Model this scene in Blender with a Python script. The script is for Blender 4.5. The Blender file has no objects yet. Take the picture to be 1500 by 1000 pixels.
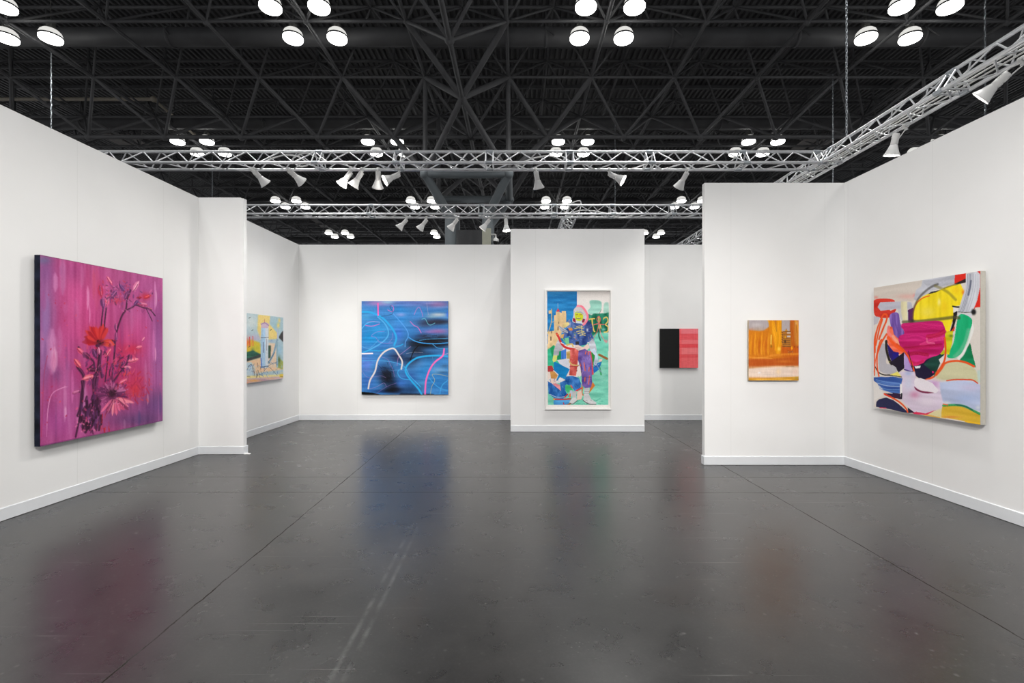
# ---------------------------------------------------------------- painted surfaces (numpy brush engine)
import numpy as np, math

def _homog(src, dst):
    A = []; b = []
    for (x, y), (u, v) in zip(src, dst):
        A.append([x, y, 1, 0, 0, 0, -u*x, -u*y]); b.append(u)
        A.append([0, 0, 0, x, y, 1, -v*x, -v*y]); b.append(v)
    h = np.linalg.solve(np.array(A, float), np.array(b, float))
    return np.append(h, 1).reshape(3, 3)

class Art:
    """a small raster canvas that takes brush strokes; ends up as colours on a finely divided canvas mesh"""
    def __init__(s, w, h, base, corners, seed=1):
        s.w, s.h = w, h
        s.img = np.ones((h, w, 3))*np.array(base, float)
        s.H = _homog(corners, [(0, 0), (w, 0), (w, h), (0, h)])
        s.x0 = s.y0 = 0.0; s.sc = 1.0
        s.rng = np.random.RandomState(seed)
        s.Y, s.X = np.mgrid[0:h, 0:w] + 0.5
        s.k = math.sqrt(w*h/max(1e-6, s._area(corners)))
    def _area(s, c):
        a = 0
        for i in range(4):
            x, y = c[i]; u, v = c[(i+1) % 4]; a += x*v-u*y
        return abs(a)/2
    def view(s, x0, y0, sc): s.x0, s.y0, s.sc = x0, y0, sc
    def M(s, pts):
        p = np.array(pts, float)/s.sc + np.array([s.x0, s.y0])
        q = np.c_[p, np.ones(len(p))] @ s.H.T
        return q[:, :2]/q[:, 2:3]
    def L(s, l): return l/s.sc*s.k
    @staticmethod
    def smooth(p, closed=False, n=6):
        if len(p) < 3: return p
        if closed: q = np.vstack([p[-1:], p, p[:2]])
        else: q = np.vstack([2*p[0]-p[1], p, 2*p[-1]-p[-2]])
        out = []
        for i in range(1, len(q)-2):
            a, b, c, d = q[i-1], q[i], q[i+1], q[i+2]
            for k in range(n):
                t = k/n
                out.append(0.5*((2*b)+(-a+c)*t+(2*a-5*b+4*c-d)*t*t+(-a+3*b-3*c+d)*t**3))
        if not closed: out.append(q[-2])
        return np.array(out)
    def noise(s, nx, ny, seed=None):
        r = np.random.RandomState(seed if seed is not None else s.rng.randint(1 << 30))
        g = r.rand(ny+2, nx+2)
        gx = s.X/s.w*nx; gy = s.Y/s.h*ny
        ix = gx.astype(int); iy = gy.astype(int); fx = gx-ix; fy = gy-iy
        fx = fx*fx*(3-2*fx); fy = fy*fy*(3-2*fy)
        return (g[iy, ix]*(1-fx)*(1-fy)+g[iy, ix+1]*fx*(1-fy)+g[iy+1, ix]*(1-fx)*fy+g[iy+1, ix+1]*fx*fy)*2-1
    def shade(s, amp, nx, ny, col=(1, 1, 1)):
        s.img += (s.noise(nx, ny)*amp)[..., None]*np.array(col, float)
    def mix(s, mask, col):
        s.img = s.img*(1-mask[..., None]) + np.array(col, float)*mask[..., None]
    def blur(s, m, r):
        r = int(round(r))
        for ax in (0, 1):
            for _ in range(2):
                if r < 1: break
                acc = np.zeros_like(m)
                pad = [(0, 0), (0, 0)]; pad[ax] = (r, r)
                q = np.pad(m, pad, mode='edge')
                for k in range(2*r+1):
                    acc += q[k:k+m.shape[0], :] if ax == 0 else q[:, k:k+m.shape[1]]
                m = acc/(2*r+1)
        return m
    def poly(s, pts, col, soft=0, a=1.0, curve=False, tex=0, tdir=0, rough=0):
        p = s.M(pts)
        if curve: p = s.smooth(p, True)
        X, Y = s.X, s.Y
        if rough:
            X = X + s.noise(24, 24)*s.L(rough); Y = Y + s.noise(24, 24)*s.L(rough)
        m = np.zeros((s.h, s.w))
        for oy in (-.25, .25):
            ins = np.zeros((s.h, s.w), bool)
            for i in range(len(p)):
                x1, y1 = p[i-1]; x2, y2 = p[i]
                if y1 == y2: continue
                c = ((y1 > Y+oy) != (y2 > Y+oy)) & (X < (x2-x1)*(Y+oy-y1)/(y2-y1)+x1)
                ins ^= c
            m += ins*.5
        m = s.blur(m, s.L(soft)) if soft else m
        c = np.array(col, float)[None, None, :]*np.ones((s.h, s.w, 1))
        if tex:
            f = (50, 5) if tdir == 1 else ((5, 50) if tdir == 0 else (26, 26))
            c = c + (s.noise(*f)*tex*1.5)[..., None] + (s.noise(f[0]//2+2, f[1]//2+2)*tex*.8)[..., None]
        s.img = s.img*(1-(m*a)[..., None]) + c*(m*a)[..., None]
    def stroke(s, pts, w, col, a=1.0, soft=.5, taper=0, streak=0, w2=None, dry=0):
        p = s.smooth(s.M(pts), False, 5)
        W0 = max(.55, s.L(w)/2); W1 = W0 if w2 is None else max(.55, s.L(w2)/2)
        n = len(p)-1
        pad = max(W0, W1)*1.6+3
        x0 = max(0, int(p[:, 0].min()-pad)); x1 = min(s.w, int(p[:, 0].max()+pad)+1)
        y0 = max(0, int(p[:, 1].min()-pad)); y1 = min(s.h, int(p[:, 1].max()+pad)+1)
        if x1 <= x0 or y1 <= y0: return
        X = s.X[y0:y1, x0:x1]; Y = s.Y[y0:y1, x0:x1]
        best = np.full(X.shape, 1e9); T = np.zeros(X.shape); C = np.zeros(X.shape)
        for i in range(n):
            ax, ay = p[i]; bx, by = p[i+1]; dx, dy = bx-ax, by-ay
            L2 = dx*dx+dy*dy+1e-9
            t = np.clip(((X-ax)*dx+(Y-ay)*dy)/L2, 0, 1)
            ex = X-ax-t*dx; ey = Y-ay-t*dy
            d = np.sqrt(ex*ex+ey*ey)
            k = d < best
            best = np.where(k, d, best); T = np.where(k, (i+t)/n, T)
            C = np.where(k, (ex*dy-ey*dx)/math.sqrt(L2), C)
        W = W0+(W1-W0)*T
        if taper: W = W*np.clip(np.minimum(T, 1-T)*2/taper+.25, 0, 1)
        e = max(.7, soft*W0) if soft else .7
        m = np.clip((W-best)/e+.5, 0, 1)
        c = np.array(col, float)[None, None, :]*np.ones(X.shape+(1,))
        if streak or dry:
            r = s.rng.rand(40)*2-1
            q = (C/np.maximum(W, .5)*.5+.5)*20+10+2*np.sin(T*9)
            iq = np.clip(q.astype(int), 0, 38); fq = np.clip(q-iq, 0, 1)
            st = r[iq]*(1-fq)+r[iq+1]*fq
            c = c + (st*streak)[..., None]
            if dry: m = m*np.clip(1-dry*(st*.5+.5)*(0.4+T), 0, 1)
        m = m*a
        s.img[y0:y1, x0:x1] = s.img[y0:y1, x0:x1]*(1-m[..., None]) + c*m[..., None]
    def blob(s, cx, cy, rx, ry, col, a=.8, ang=0, p=1.0):
        q = s.M([(cx, cy), (cx+rx, cy), (cx, cy+ry)])
        c, ex, ey = q[0], q[1]-q[0], q[2]-q[0]
        if ang:
            q = s.M([(cx, cy), (cx+rx*math.cos(ang), cy+rx*math.sin(ang)), (cx-ry*math.sin(ang), cy+ry*math.cos(ang))])
            ex, ey = q[1]-q[0], q[2]-q[0]
        det = ex[0]*ey[1]-ex[1]*ey[0]
        X = s.X-c[0]; Y = s.Y-c[1]
        u = (X*ey[1]-Y*ey[0])/det; v = (ex[0]*Y-ex[1]*X)/det
        d = u*u+v*v
        s.mix(a*np.exp(-np.power(d, p)*1.6), col)
    def scatter(s, n, box, cols, size=(3, 8), a=.8, horiz=None, length=0):
        for _ in range(n):
            x = s.rng.uniform(box[0], box[2]); y = s.rng.uniform(box[1], box[3])
            c = cols[s.rng.randint(len(cols))]
            z = s.rng.uniform(*size)
            th = s.rng.uniform(0, 6.28) if horiz is None else horiz+s.rng.uniform(-.3, .3)
            l = (length or z)*s.rng.uniform(.5, 1.2)
            s.stroke([(x, y), (x+l*math.cos(th), y+l*math.sin(th))], z, c, a=a*s.rng.uniform(.5, 1))

def art_flowers():
    A = Art(330, 370, (176, 78, 134), [(59, 373), (238.2, 407.4), (238.2, 616.6), (59, 654)], 11)
    A.view(30, 360, 3.227)
    for b in [(300, 330, 170, 300, (203, 74, 134), .9), (240, 220, 90, 160, (200, 78, 140), .8), (120, 300, 60, 260, (146, 98, 152), .85),
              (110, 500, 45, 200, (138, 100, 155), .7), (120, 120, 50, 90, (140, 90, 150), .7), (250, 120, 60, 70, (160, 65, 125), .6),
              (600, 350, 90, 300, (172, 82, 146), .6), (560, 420, 70, 180, (200, 80, 140), .7), (650, 500, 40, 300, (150, 90, 155), .7),
              (180, 830, 110, 120, (172, 76, 148), .8), (600, 760, 130, 70, (128, 72, 130), .8), (560, 820, 160, 50, (92, 62, 112), .8),
              (640, 740, 50, 80, (96, 66, 122), .6), (170, 610, 45, 60, (128, 72, 128), .7), (520, 640, 90, 130, (196, 60, 110), .6),
              (430, 560, 120, 160, (196, 52, 112), .7), (500, 480, 110, 130, (200, 60, 118), .6), (110, 70, 45, 25, (115, 110, 150), .8),
              (330, 800, 60, 120, (200, 120, 180), .4), (240, 650, 70, 260, (190, 95, 160), .5)]:
        A.blob(*b)
    A.shade(9, 70, 6); A.shade(8, 30, 4); A.shade(6, 12, 10, (1, .4, .8)); A.shade(3.5, 160, 160)
    # pale vertical drips
    for x, y0, y1, w, c, a in [(150, 400, 600, 34, (222, 150, 200), .8), (160, 480, 590, 22, (232, 170, 205), .8), (200, 60, 230, 24, (196, 140, 190), .5),
                               (165, 130, 215, 18, (222, 150, 200), .7), (318, 190, 300, 12, (236, 160, 205), .8), (326, 280, 370, 5, (232, 150, 200), .8),
                               (245, 590, 740, 12, (225, 120, 185), .7), (210, 660, 830, 14, (215, 140, 190), .6), (212, 760, 810, 10, (235, 170, 210), .7),
                               (300, 640, 860, 26, (206, 140, 192), .55), (275, 780, 850, 20, (226, 140, 190), .6), (635, 170, 300, 14, (225, 150, 200), .7),
                               (640, 210, 290, 8, (240, 180, 215), .7), (628, 400, 540, 16, (215, 120, 185), .7), (636, 480, 545, 9, (240, 165, 205), .8),
                               (360, 100, 300, 26, (208, 84, 128), .6), (345, 110, 250, 14, (212, 84, 110), .5), (290, 90, 200, 16, (205, 120, 170), .5),
                               (590, 540, 700, 16, (205, 130, 175), .5), (600, 700, 750, 12, (226, 150, 170), .6), (490, 820, 870, 14, (190, 140, 175), .5),
                               (120, 230, 420, 30, (140, 105, 165), .5), (185, 380, 520, 20, (200, 120, 175), .4), (520, 700, 830, 10, (120, 60, 110), .5),
                               (660, 690, 800, 14, (90, 70, 130), .6), (560, 780, 850, 18, (84, 66, 120), .6)]:
        A.stroke([(x, y0), (x+2, (y0+y1)/2), (x, y1)], w, c, a=a*.8, soft=1.0, taper=.6, streak=8)
    A.stroke([(125, 900), (130, 780), (150, 700), (200, 670), (225, 665)], 4, (235, 160, 205), a=.7, taper=.5)
    A.stroke([(100, 900), (112, 620), (128, 520)], 4, (190, 50, 90), a=.5)
    # red haze blooms
    for b in [(350, 420, 50, 40, (205, 40, 58), .75), (480, 500, 50, 50, (190, 34, 70), .4), (540, 640, 50, 60, (196, 38, 70), .5),
              (540, 680, 40, 40, (210, 50, 60), .7), (590, 240, 30, 22, (210, 40, 60), .7), (450, 255, 40, 22, (205, 55, 70), .6), (530, 490, 50, 30, (210, 40, 60), .6),
              (380, 210, 20, 40, (190, 40, 84), .6), (420, 640, 80, 60, (170, 30, 80), .5), (300, 600, 60, 60, (170, 40, 100), .4)]:
        A.blob(*b)
    D = (58, 22, 50); P = (88, 44, 92)
    # stems
    for pts, w in [([(395, 400), (400, 340), (405, 300)], 6), ([(380, 410), (384, 350), (390, 300), (388, 290)], 6),
                   ([(430, 640), (445, 500), (448, 440), (462, 380), (480, 330), (498, 300), (505, 250), (520, 210)], 8),
                   ([(498, 305), (530, 290), (545, 280), (580, 292), (610, 300), (636, 330)], 6), ([(595, 300), (610, 330), (622, 355)], 4),
                   ([(440, 640), (470, 600), (500, 560), (512, 520)], 9), ([(385, 620), (375, 560), (372, 500), (360, 470)], 10),
                   ([(345, 720), (358, 640), (370, 560), (378, 500)], 14), ([(275, 480), (310, 520), (345, 545), (350, 590)], 8),
                   ([(270, 570), (300, 620), (290, 700), (285, 760), (272, 800)], 12), ([(290, 640), (296, 700), (282, 800), (262, 900)], 8),
                   ([(400, 640), (410, 560), (415, 500)], 6), ([(330, 800), (350, 720), (345, 640), (365, 590)], 14),
                   ([(255, 690), (280, 690)], 4), ([(430, 640), (420, 600), (432, 560)], 5), ([(350, 590), (325, 580), (345, 560)], 6)]:
        A.stroke(pts, w*1.15, D, a=.9, soft=.8)
        A.stroke([(x+3, y) for x, y in pts], w*.35, (150, 70, 120), a=.5)
    # dark knot of stalks at the foot
    for _ in range(70):
        x = A.rng.uniform(285, 385); y = A.rng.uniform(720, 890)
        A.stroke([(x, y), (x+A.rng.uniform(-8, 12), y-A.rng.uniform(10, 38))], A.rng.uniform(5, 15), [D, P, (40, 12, 32), (70, 26, 50)][A.rng.randint(4)], a=.72, soft=.6)
    A.scatter(28, (262, 760, 350, 880), [(225, 90, 140), (200, 60, 110), (240, 130, 170)], (3, 8), .8)
    A.scatter(12, (350, 780, 420, 880), [(215, 50, 50), (190, 30, 50)], (3, 6), .7, 1.6, 24)
    def petals(cx, cy, r, n, col, a0, a1, w, ry=.62):
        for i in range(n):
            t = a0+(a1-a0)*i/max(1, n-1)+A.rng.uniform(-.08, .08); q = r*A.rng.uniform(.8, 1.1)
            c = col[A.rng.randint(len(col))]
            A.stroke([(cx+math.cos(t)*r*.15, cy+math.sin(t)*r*.15*ry), (cx+math.cos(t)*q*.6, cy+math.sin(t)*q*.6*ry), (cx+math.cos(t)*q, cy+math.sin(t)*q*ry)], w, c, a=.92, taper=.5, soft=.6)
    # open red daisy
    petals(378, 455, 82, 16, [(196, 34, 40), (215, 58, 56), (170, 26, 44), (226, 84, 66)], 3.0, 5.2, 17, 1.0)
    petals(378, 458, 62, 9, [(205, 44, 48), (226, 80, 66)], -.4, .45, 15, .6)
    A.blob(378, 458, 24, 17, (60, 14, 26), 1); A.scatter(16, (362, 448, 396, 470), [(40, 10, 20), (130, 40, 40)], (3, 6))
    # dark gerbera
    for b in [(432, 700, 62, 62, (120, 48, 100), .75)]: A.blob(*b)
    petals(432, 700, 78, 34, [(110, 44, 92), (150, 62, 116), (90, 34, 78), (196, 110, 156)], 2.6, 6.6, 9, .8)
    petals(440, 715, 92, 24, [(232, 110, 150), (205, 80, 120), (140, 50, 90), (242, 140, 160)], .2, 2.3, 11, .9)
    A.scatter(90, (375, 650, 495, 760), [(205, 130, 176), (100, 40, 84), (70, 24, 60), (226, 140, 180)], (2, 5), .75)
    A.blob(432, 698, 26, 28, (34, 8, 22), 1); A.scatter(14, (415, 685, 450, 715), [(20, 5, 15), (80, 26, 50)], (3, 6))
    # buds: (x, y, length, angle, body, light)
    for x, y, l, t, c, h in [(545, 190, 52, -1.0, (226, 130, 170), (244, 175, 200)), (420, 165, 44, 1.0, (222, 90, 130), (245, 160, 180)),
                             (410, 260, 50, -1.3, (226, 100, 140), (240, 160, 190)), (388, 270, 50, 1.4, (96, 44, 96), (150, 90, 150)),
                             (378, 215, 54, 1.4, (196, 50, 84), (220, 100, 130)), (440, 230, 48, -.9, (110, 54, 108), (190, 110, 160)),
                             (480, 200, 44, .9, (104, 56, 116), (150, 90, 150)), (500, 235, 40, -1.2, (110, 48, 100), (190, 110, 160)),
                             (450, 385, 34, 1.5, (120, 50, 104), (232, 130, 180)), (452, 430, 44, 1.5, (150, 60, 116), (200, 110, 160)),
                             (575, 275, 50, .2, (200, 80, 124), (224, 140, 170)), (545, 270, 34, -.9, (96, 50, 104), (150, 90, 150)),
                             (600, 240, 34, -.4, (205, 46, 60), (235, 110, 120)), (610, 298, 26, .4, (120, 50, 90), (236, 120, 130)),
                             (285, 498, 44, .7, (226, 80, 110), (245, 140, 160)), (270, 555, 48, .9, (222, 74, 100), (244, 140, 150)),
                             (315, 520, 46, .7, (90, 34, 70), (150, 60, 100)), (320, 622, 54, -.3, (236, 110, 130), (250, 160, 170)),
                             (532, 540, 50, -.2, (236, 110, 140), (250, 165, 180)), (505, 574, 34, 0.1, (232, 120, 150), (245, 160, 180)),
                             (485, 640, 44, -.5, (226, 90, 130), (245, 150, 170)), (262, 690, 34, -.3, (190, 90, 140), (225, 140, 180)),
                             (415, 505, 44, -1.0, (226, 80, 120), (240, 140, 160)), (370, 495, 34, 1.4, (226, 120, 160), (240, 160, 190)),
                             (350, 510, 44, 1.2, (90, 40, 90), (140, 80, 130)), (560, 478, 28, -.2, (226, 110, 140), (245, 150, 170)),
                             (335, 585, 40, .2, (80, 26, 54), (120, 50, 80)), (580, 440, 20, -.9, (226, 130, 160), (240, 160, 180)),
                             (470, 560, 46, -.3, (100, 50, 100), (150, 90, 140)), (560, 245, 24, 0, (170, 30, 60), (190, 50, 70))]:
        dx, dy = math.cos(t)*l/2, math.sin(t)*l/2
        A.stroke([(x-dx, y-dy), (x, y), (x+dx, y+dy)], l*.46, c, a=.95, taper=.8, soft=.4, streak=10)
        A.stroke([(x-dx*.7+2, y-dy*.7-3), (x+dx*.7+2, y+dy*.7-3)], l*.12, h, a=.85)
        A.stroke([(x-dx, y-dy+4), (x-dx*.2, y-dy*.2+8), (x+dx*.6, y+dy*.6+6)], l*.07, (100, 30, 70), a=.6)
    A.scatter(60, (400, 160, 520, 270), [(104, 56, 116), (190, 110, 160), (70, 28, 60), (210, 50, 60)], (2, 6), .7, None, 12)
    A.scatter(60, (320, 480, 500, 640), [(100, 40, 90), (60, 20, 44), (205, 60, 90), (230, 130, 160)], (2, 6), .65, None, 14)
    A.scatter(40, (460, 600, 600, 720), [(210, 40, 50), (226, 80, 60), (180, 30, 70)], (3, 7), .5, None, 12)
    for _ in range(90):                                       # leaves and half-open heads crowding the stems
        t = A.rng.rand(); x = A.rng.uniform(300, 500) if t < .7 else A.rng.uniform(400, 540); y = A.rng.uniform(470, 680) if t < .7 else A.rng.uniform(440, 620)
        l = A.rng.uniform(10, 34); th = A.rng.uniform(-2.4, -.6); c = [(96, 40, 92), (70, 28, 62), (120, 52, 110), (190, 50, 80), (214, 84, 120), (150, 34, 64)][A.rng.randint(6)]
        A.stroke([(x, y), (x+l*.5*math.cos(th)+2, y+l*.5*math.sin(th)), (x+l*math.cos(th), y+l*math.sin(th))], A.rng.uniform(4, 10), c, a=.7, taper=.6)
    for _ in range(60):
        x = A.rng.uniform(375, 640); y = A.rng.uniform(165, 300)+(x-375)*.12
        if abs(x-470) > 110 and A.rng.rand() < .6: continue
        l = A.rng.uniform(8, 24); th = A.rng.uniform(-2.6, -.5)
        A.stroke([(x, y), (x+l*math.cos(th), y+l*math.sin(th))], A.rng.uniform(4, 10), [(104, 54, 112), (80, 34, 76), (196, 60, 90), (214, 110, 160), (150, 60, 120)][A.rng.randint(5)], a=.6, taper=.6)
    for _ in range(46):                                       # loose vertical glazes
        x = A.rng.uniform(95, 665); y = A.rng.uniform(80, 800); l = A.rng.uniform(40, 170)
        A.stroke([(x, y), (x+2, y+l)], A.rng.uniform(5, 22), [(206, 130, 184), (120, 66, 122), (150, 90, 150), (196, 60, 120)][A.rng.randint(4)], a=.22, soft=1, taper=.8)
    for _ in range(50):
        x = A.rng.uniform(480, 610); y = A.rng.uniform(590, 730)
        A.stroke([(x, y), (x+A.rng.uniform(-16, 16), y+A.rng.uniform(4, 26))], A.rng.uniform(3, 9), [(196, 30, 56), (226, 70, 70), (160, 30, 70), (200, 70, 120)][A.rng.randint(4)], a=.5, soft=.8)
    A.blob(390, 690, 70, 50, (120, 40, 90), .3)
    A.scatter(60, (100, 100, 665, 850), [(205, 40, 70), (190, 40, 80), (226, 80, 110)], (3, 7), .7)
    A.stroke([(96, 945), (130, 940), (300, 905), (480, 870), (668, 828)], 8, (80, 40, 90), a=.5, soft=1)
    A.stroke([(96, 44), (380, 98), (670, 152)], 5, (120, 60, 100), a=.6, soft=1)
    A.shade(2.5, 200, 200)
    return A

def art_colour_shapes():
    A = Art(310, 350, (222, 214, 206), [(1280.2, 421.5), (1436, 396.8), (1436, 622.2), (1280.2, 596.5)], 5)
    A.view(1275, 390, 8.333)
    OR = (236, 84, 28); RD = (222, 40, 26); GY = (190, 190, 200)
    P = A.poly; S = A.stroke
    P([(30, 240), (640, 160), (620, 330), (520, 430), (30, 430)], (214, 204, 194), 6, tex=5)
    A.blob(450, 370, 160, 40, (232, 170, 160), .6); A.blob(75, 380, 30, 20, (226, 130, 120), .7); A.blob(540, 360, 22, 30, (235, 120, 120), .6)
    P([(640, 160), (1035, 95), (1035, 210), (880, 250), (700, 330), (560, 420), (530, 400), (560, 290), (620, 250)], (196, 198, 208), 3, tex=14)
    for i in range(8): S([(640+i*12, 180+i*15), (820, 165+i*16), (1020, 120+i*13)], 6, (150, 152, 166), a=.5)
    P([(1030, 100), (1165, 75), (1165, 170), (1025, 215)], RD)
    P([(1300, 40), (1342, 40), (1342, 500), (1280, 505), (1240, 560)], RD)
    P([(1020, 218), (1165, 150), (1165, 200), (1060, 225)], (40, 30, 30))
    # red hook and grey bar, upper left
    P([(45, 420), (150, 395), (300, 420), (240, 540), (320, 520), (250, 620), (120, 630), (60, 600), (42, 520)], (214, 52, 36), 2, curve=True, tex=10)
    P([(125, 440), (380, 430), (500, 440), (520, 520), (330, 520), (130, 545), (92, 500)], (188, 188, 202), 2, tex=5)
    P([(330, 520), (460, 515), (465, 690), (400, 700), (340, 560)], (200, 200, 206), 2)
    P([(375, 430), (450, 430), (455, 660), (400, 680), (378, 560)], (226, 218, 176), 4, tex=8, tdir=1)
    P([(40, 610), (120, 620), (90, 700), (40, 720)], (190, 188, 198), 2)
    P([(460, 535), (525, 505), (540, 600), (520, 690), (465, 690)], (88, 30, 92), 1)
    # big yellow head
    P([(560, 430), (640, 370), (720, 330), (860, 285), (940, 245), (1100, 218), (1140, 300), (1120, 380), (1090, 480), (1010, 490), (1010, 640), (960, 810), (900, 780), (860, 680), (530, 665), (520, 600), (535, 500)], (248, 222, 26), 1, tex=9, tdir=1)
    A.blob(700, 560, 120, 90, (246, 226, 90), .8); A.blob(840, 440, 26, 60, (250, 240, 170), .8); A.blob(1050, 300, 60, 60, (250, 205, 20), .7); A.blob(900, 500, 60, 100, (246, 205, 20), .7)
    A.blob(1130, 320, 24, 36, (236, 120, 30), .8)
    P([(700, 345), (740, 315), (860, 290), (800, 320)], (24, 24, 24), 1)
    S([(520, 640), (530, 540), (570, 450), (640, 390), (720, 362)], 13, (238, 92, 40))
    S([(518, 650), (524, 560), (545, 480), (600, 380), (680, 300), (760, 245), (820, 222)], 26, (70, 66, 62), a=.62, soft=1)
    S([(790, 240), (880, 280), (960, 330), (1040, 410)], 28, (120, 110, 40), a=.5, soft=1)
    S([(900, 270), (1000, 235), (1060, 220)], 16, (90, 84, 40), a=.6, soft=1)
    P([(1010, 505), (1070, 490), (1060, 560), (1010, 560)], (232, 228, 226))
    S([(1005, 490), (1050, 498), (1080, 500)], 16, (20, 18, 20))
    P([(1012, 570), (1062, 545), (1050, 640), (1010, 770), (965, 810), (1000, 700)], (22, 16, 26), 1)
    P([(1010, 760), (1030, 730), (1026, 790), (970, 810)], (226, 60, 30), 1)
    # grey tube and green tube
    P([(1168, 95), (1300, 62), (1336, 100), (1336, 260), (1300, 420), (1240, 570), (1065, 560), (1110, 440), (1150, 300), (1165, 200)], (204, 206, 214), 1, tex=10, tdir=1)
    for dx in (0, 18, 34, 70, 96): S([(1185+dx, 100), (1180+dx, 260), (1150+dx, 400), (1100+dx, 550)], 7, (120, 124, 144) if dx < 40 else (168, 170, 184), a=.7)
    S([(1225, 180), (1215, 260), (1195, 350)], 18, (60, 66, 92), a=.65, soft=1)
    S([(1065, 558), (1160, 564), (1240, 560)], 6, (30, 30, 40)); A.blob(1258, 560, 34, 42, (14, 14, 16), 1, p=2)
    S([(1060, 570), (1045, 620)], 8, (40, 40, 50))
    P([(1060, 570), (1235, 580), (1240, 660), (1070, 640)], (210, 212, 220), 1)
    A.view(1275, 500, 7.69)
    P([(1120, 10), (1160, 200), (1190, 300), (1000, 215)], (0, 132, 84), 1, tex=12, rough=6)
    A.view(1275, 390, 8.333)
    S([(1225, 690), (1240, 780), (1190, 920), (1130, 1060), (1080, 1120)], 34, (236, 236, 232))
    P([(1070, 620), (1130, 585), (1240, 655), (1210, 800), (1170, 930), (1110, 1060), (1020, 1120), (940, 1110), (950, 1060), (1010, 940), (1040, 780)], (16, 178, 118), 1, curve=True, tex=8, tdir=1)
    S([(1195, 780), (1160, 920), (1090, 1040), (1030, 1100)], 44, (130, 200, 160), a=.6, soft=.8)
    S([(400, 680), (600, 672), (850, 645), (1010, 625), (1080, 632)], 34, (90, 88, 50), a=.75, soft=.9)
    A.blob(520, 670, 30, 30, (40, 40, 36), .7)
    # yellow green ground right of the magenta
    P([(905, 800), (1010, 790), (1000, 930), (960, 1080), (900, 1060)], (206, 204, 20), 2, tex=16)
    A.blob(985, 850, 34, 20, (70, 110, 30), .8)
    # purple bar, peach slash, orange lattice
    P([(240, 600), (340, 570), (370, 700), (420, 830), (350, 890), (270, 790)], (128, 96, 180), 1, curve=True, tex=18, tdir=1)
    S([(300, 600), (310, 700), (350, 820)], 22, (96, 64, 150), a=.6)
    P([(215, 730), (270, 740), (290, 830), (360, 900), (400, 1000), (420, 1060), (330, 1080), (260, 1040), (200, 900)], (250, 110, 80), 2, tex=20)
    S([(230, 740), (220, 800), (250, 850)], 40, (250, 140, 140), a=.8); S([(280, 860), (350, 950)], 40, (252, 190, 160), a=.7)
    S([(225, 870), (300, 960), (400, 1030)], 40, (252, 90, 30), a=.9)
    A.view(1275, 500, 7.69)
    P([(130, 20), (200, 80), (180, 240), (260, 260), (305, 310), (290, 350), (230, 370), (140, 350), (100, 300), (100, 120)], (186, 184, 192), 1, curve=True)
    S([(182, 0), (185, 90), (210, 190), (240, 250)], 34, (34, 28, 24)); S([(212, 230), (226, 232)], 14, (190, 190, 90), a=.6)
    P([(190, 20), (260, 110), (330, 130), (250, 240), (210, 150)], (36, 20, 110), 1)
    P([(250, 130), (315, 120), (330, 180), (260, 240)], (24, 14, 130), 1)
    P([(215, 240), (300, 180), (380, 120), (386, 300), (320, 350), (290, 290)], (24, 14, 40), 1)
    S([(215, 240), (280, 270), (310, 330)], 8, (30, 22, 24))
    S([(50, 270), (90, 340), (150, 375), (240, 380), (360, 400)], 14, (30, 26, 24))
    P([(220, 375), (310, 340), (350, 395)], (240, 226, 110), 1)
    A.view(1275, 390, 8.333)
    S([(60, 1050), (62, 900), (80, 800), (120, 680), (165, 590), (205, 600), (200, 660), (160, 760), (120, 860), (110, 890)], 26, OR)
    S([(110, 890), (150, 780), (195, 680)], 24, OR); S([(70, 960), (110, 780), (150, 650)], 24, OR)
    S([(90, 1060), (140, 930), (200, 830)], 26, OR); S([(45, 1000), (60, 860), (100, 720)], 18, OR)
    for a_, b_ in [((85, 800), (125, 660)), ((125, 840), (155, 700)), ((165, 800), (185, 700))]: S([a_, b_], 5, (235, 190, 170), a=.7)
    A.view(1275, 500, 7.69)
    S([(50, 380), (52, 200), (48, 60), (60, 0)], 16, OR); S([(100, 390), (80, 280), (84, 120), (110, 10), (130, -20)], 20, OR)
    S([(45, 340), (65, 200), (90, 60)], 12, OR)
    # dark mass under the magenta
    P([(380, 130), (440, 120), (500, 260), (640, 200), (760, 120), (840, 130), (780, 260), (740, 360), (640, 430), (560, 420), (500, 380), (440, 280)], (20, 12, 52), 1)
    P([(600, 260), (700, 170), (720, 110), (835, 145), (775, 205), (785, 240), (745, 345), (690, 330)], (10, 62, 52), 2, tex=12)
    P([(770, 205), (830, 155), (840, 230), (790, 250)], (230, 226, 222), 1)
    P([(700, 330), (720, 345), (705, 360), (695, 345)], (226, 30, 100), 1)
    P([(740, 110), (830, 95), (836, 140), (800, 150)], (190, 190, 30), 2)
    # magenta
    A.view(1275, 390, 8.333)
    P([(385, 710), (520, 690), (830, 668), (900, 720), (915, 830), (890, 1010), (830, 1080), (700, 1130), (640, 1180), (540, 1215), (470, 1180), (420, 1060), (355, 950), (350, 860), (420, 820)], (200, 20, 112), 2, curve=True, tex=16, rough=5)
    for pts, w, c in [([(400, 730), (600, 720), (860, 740)], 60, (214, 30, 120)), ([(380, 870), (560, 860), (740, 900)], 60, (208, 26, 120)), ([(700, 860), (820, 840), (900, 800)], 50, (184, 10, 60)),
                      ([(620, 960), (780, 900), (890, 880)], 40, (226, 60, 130)), ([(420, 1000), (600, 990), (860, 960)], 44, (184, 8, 80)), ([(430, 1080), (560, 1060), (700, 1080)], 40, (170, 8, 60)),
                      ([(480, 1150), (560, 1190), (640, 1160)], 40, (214, 20, 90))]:
        S(pts, w, c, a=.75, streak=26, soft=.6)
    S([(690, 880), (700, 930), (780, 940)], 20, (240, 130, 160), a=.6)
    # orange loop lines
    A.view(1275, 500, 7.69)
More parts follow.
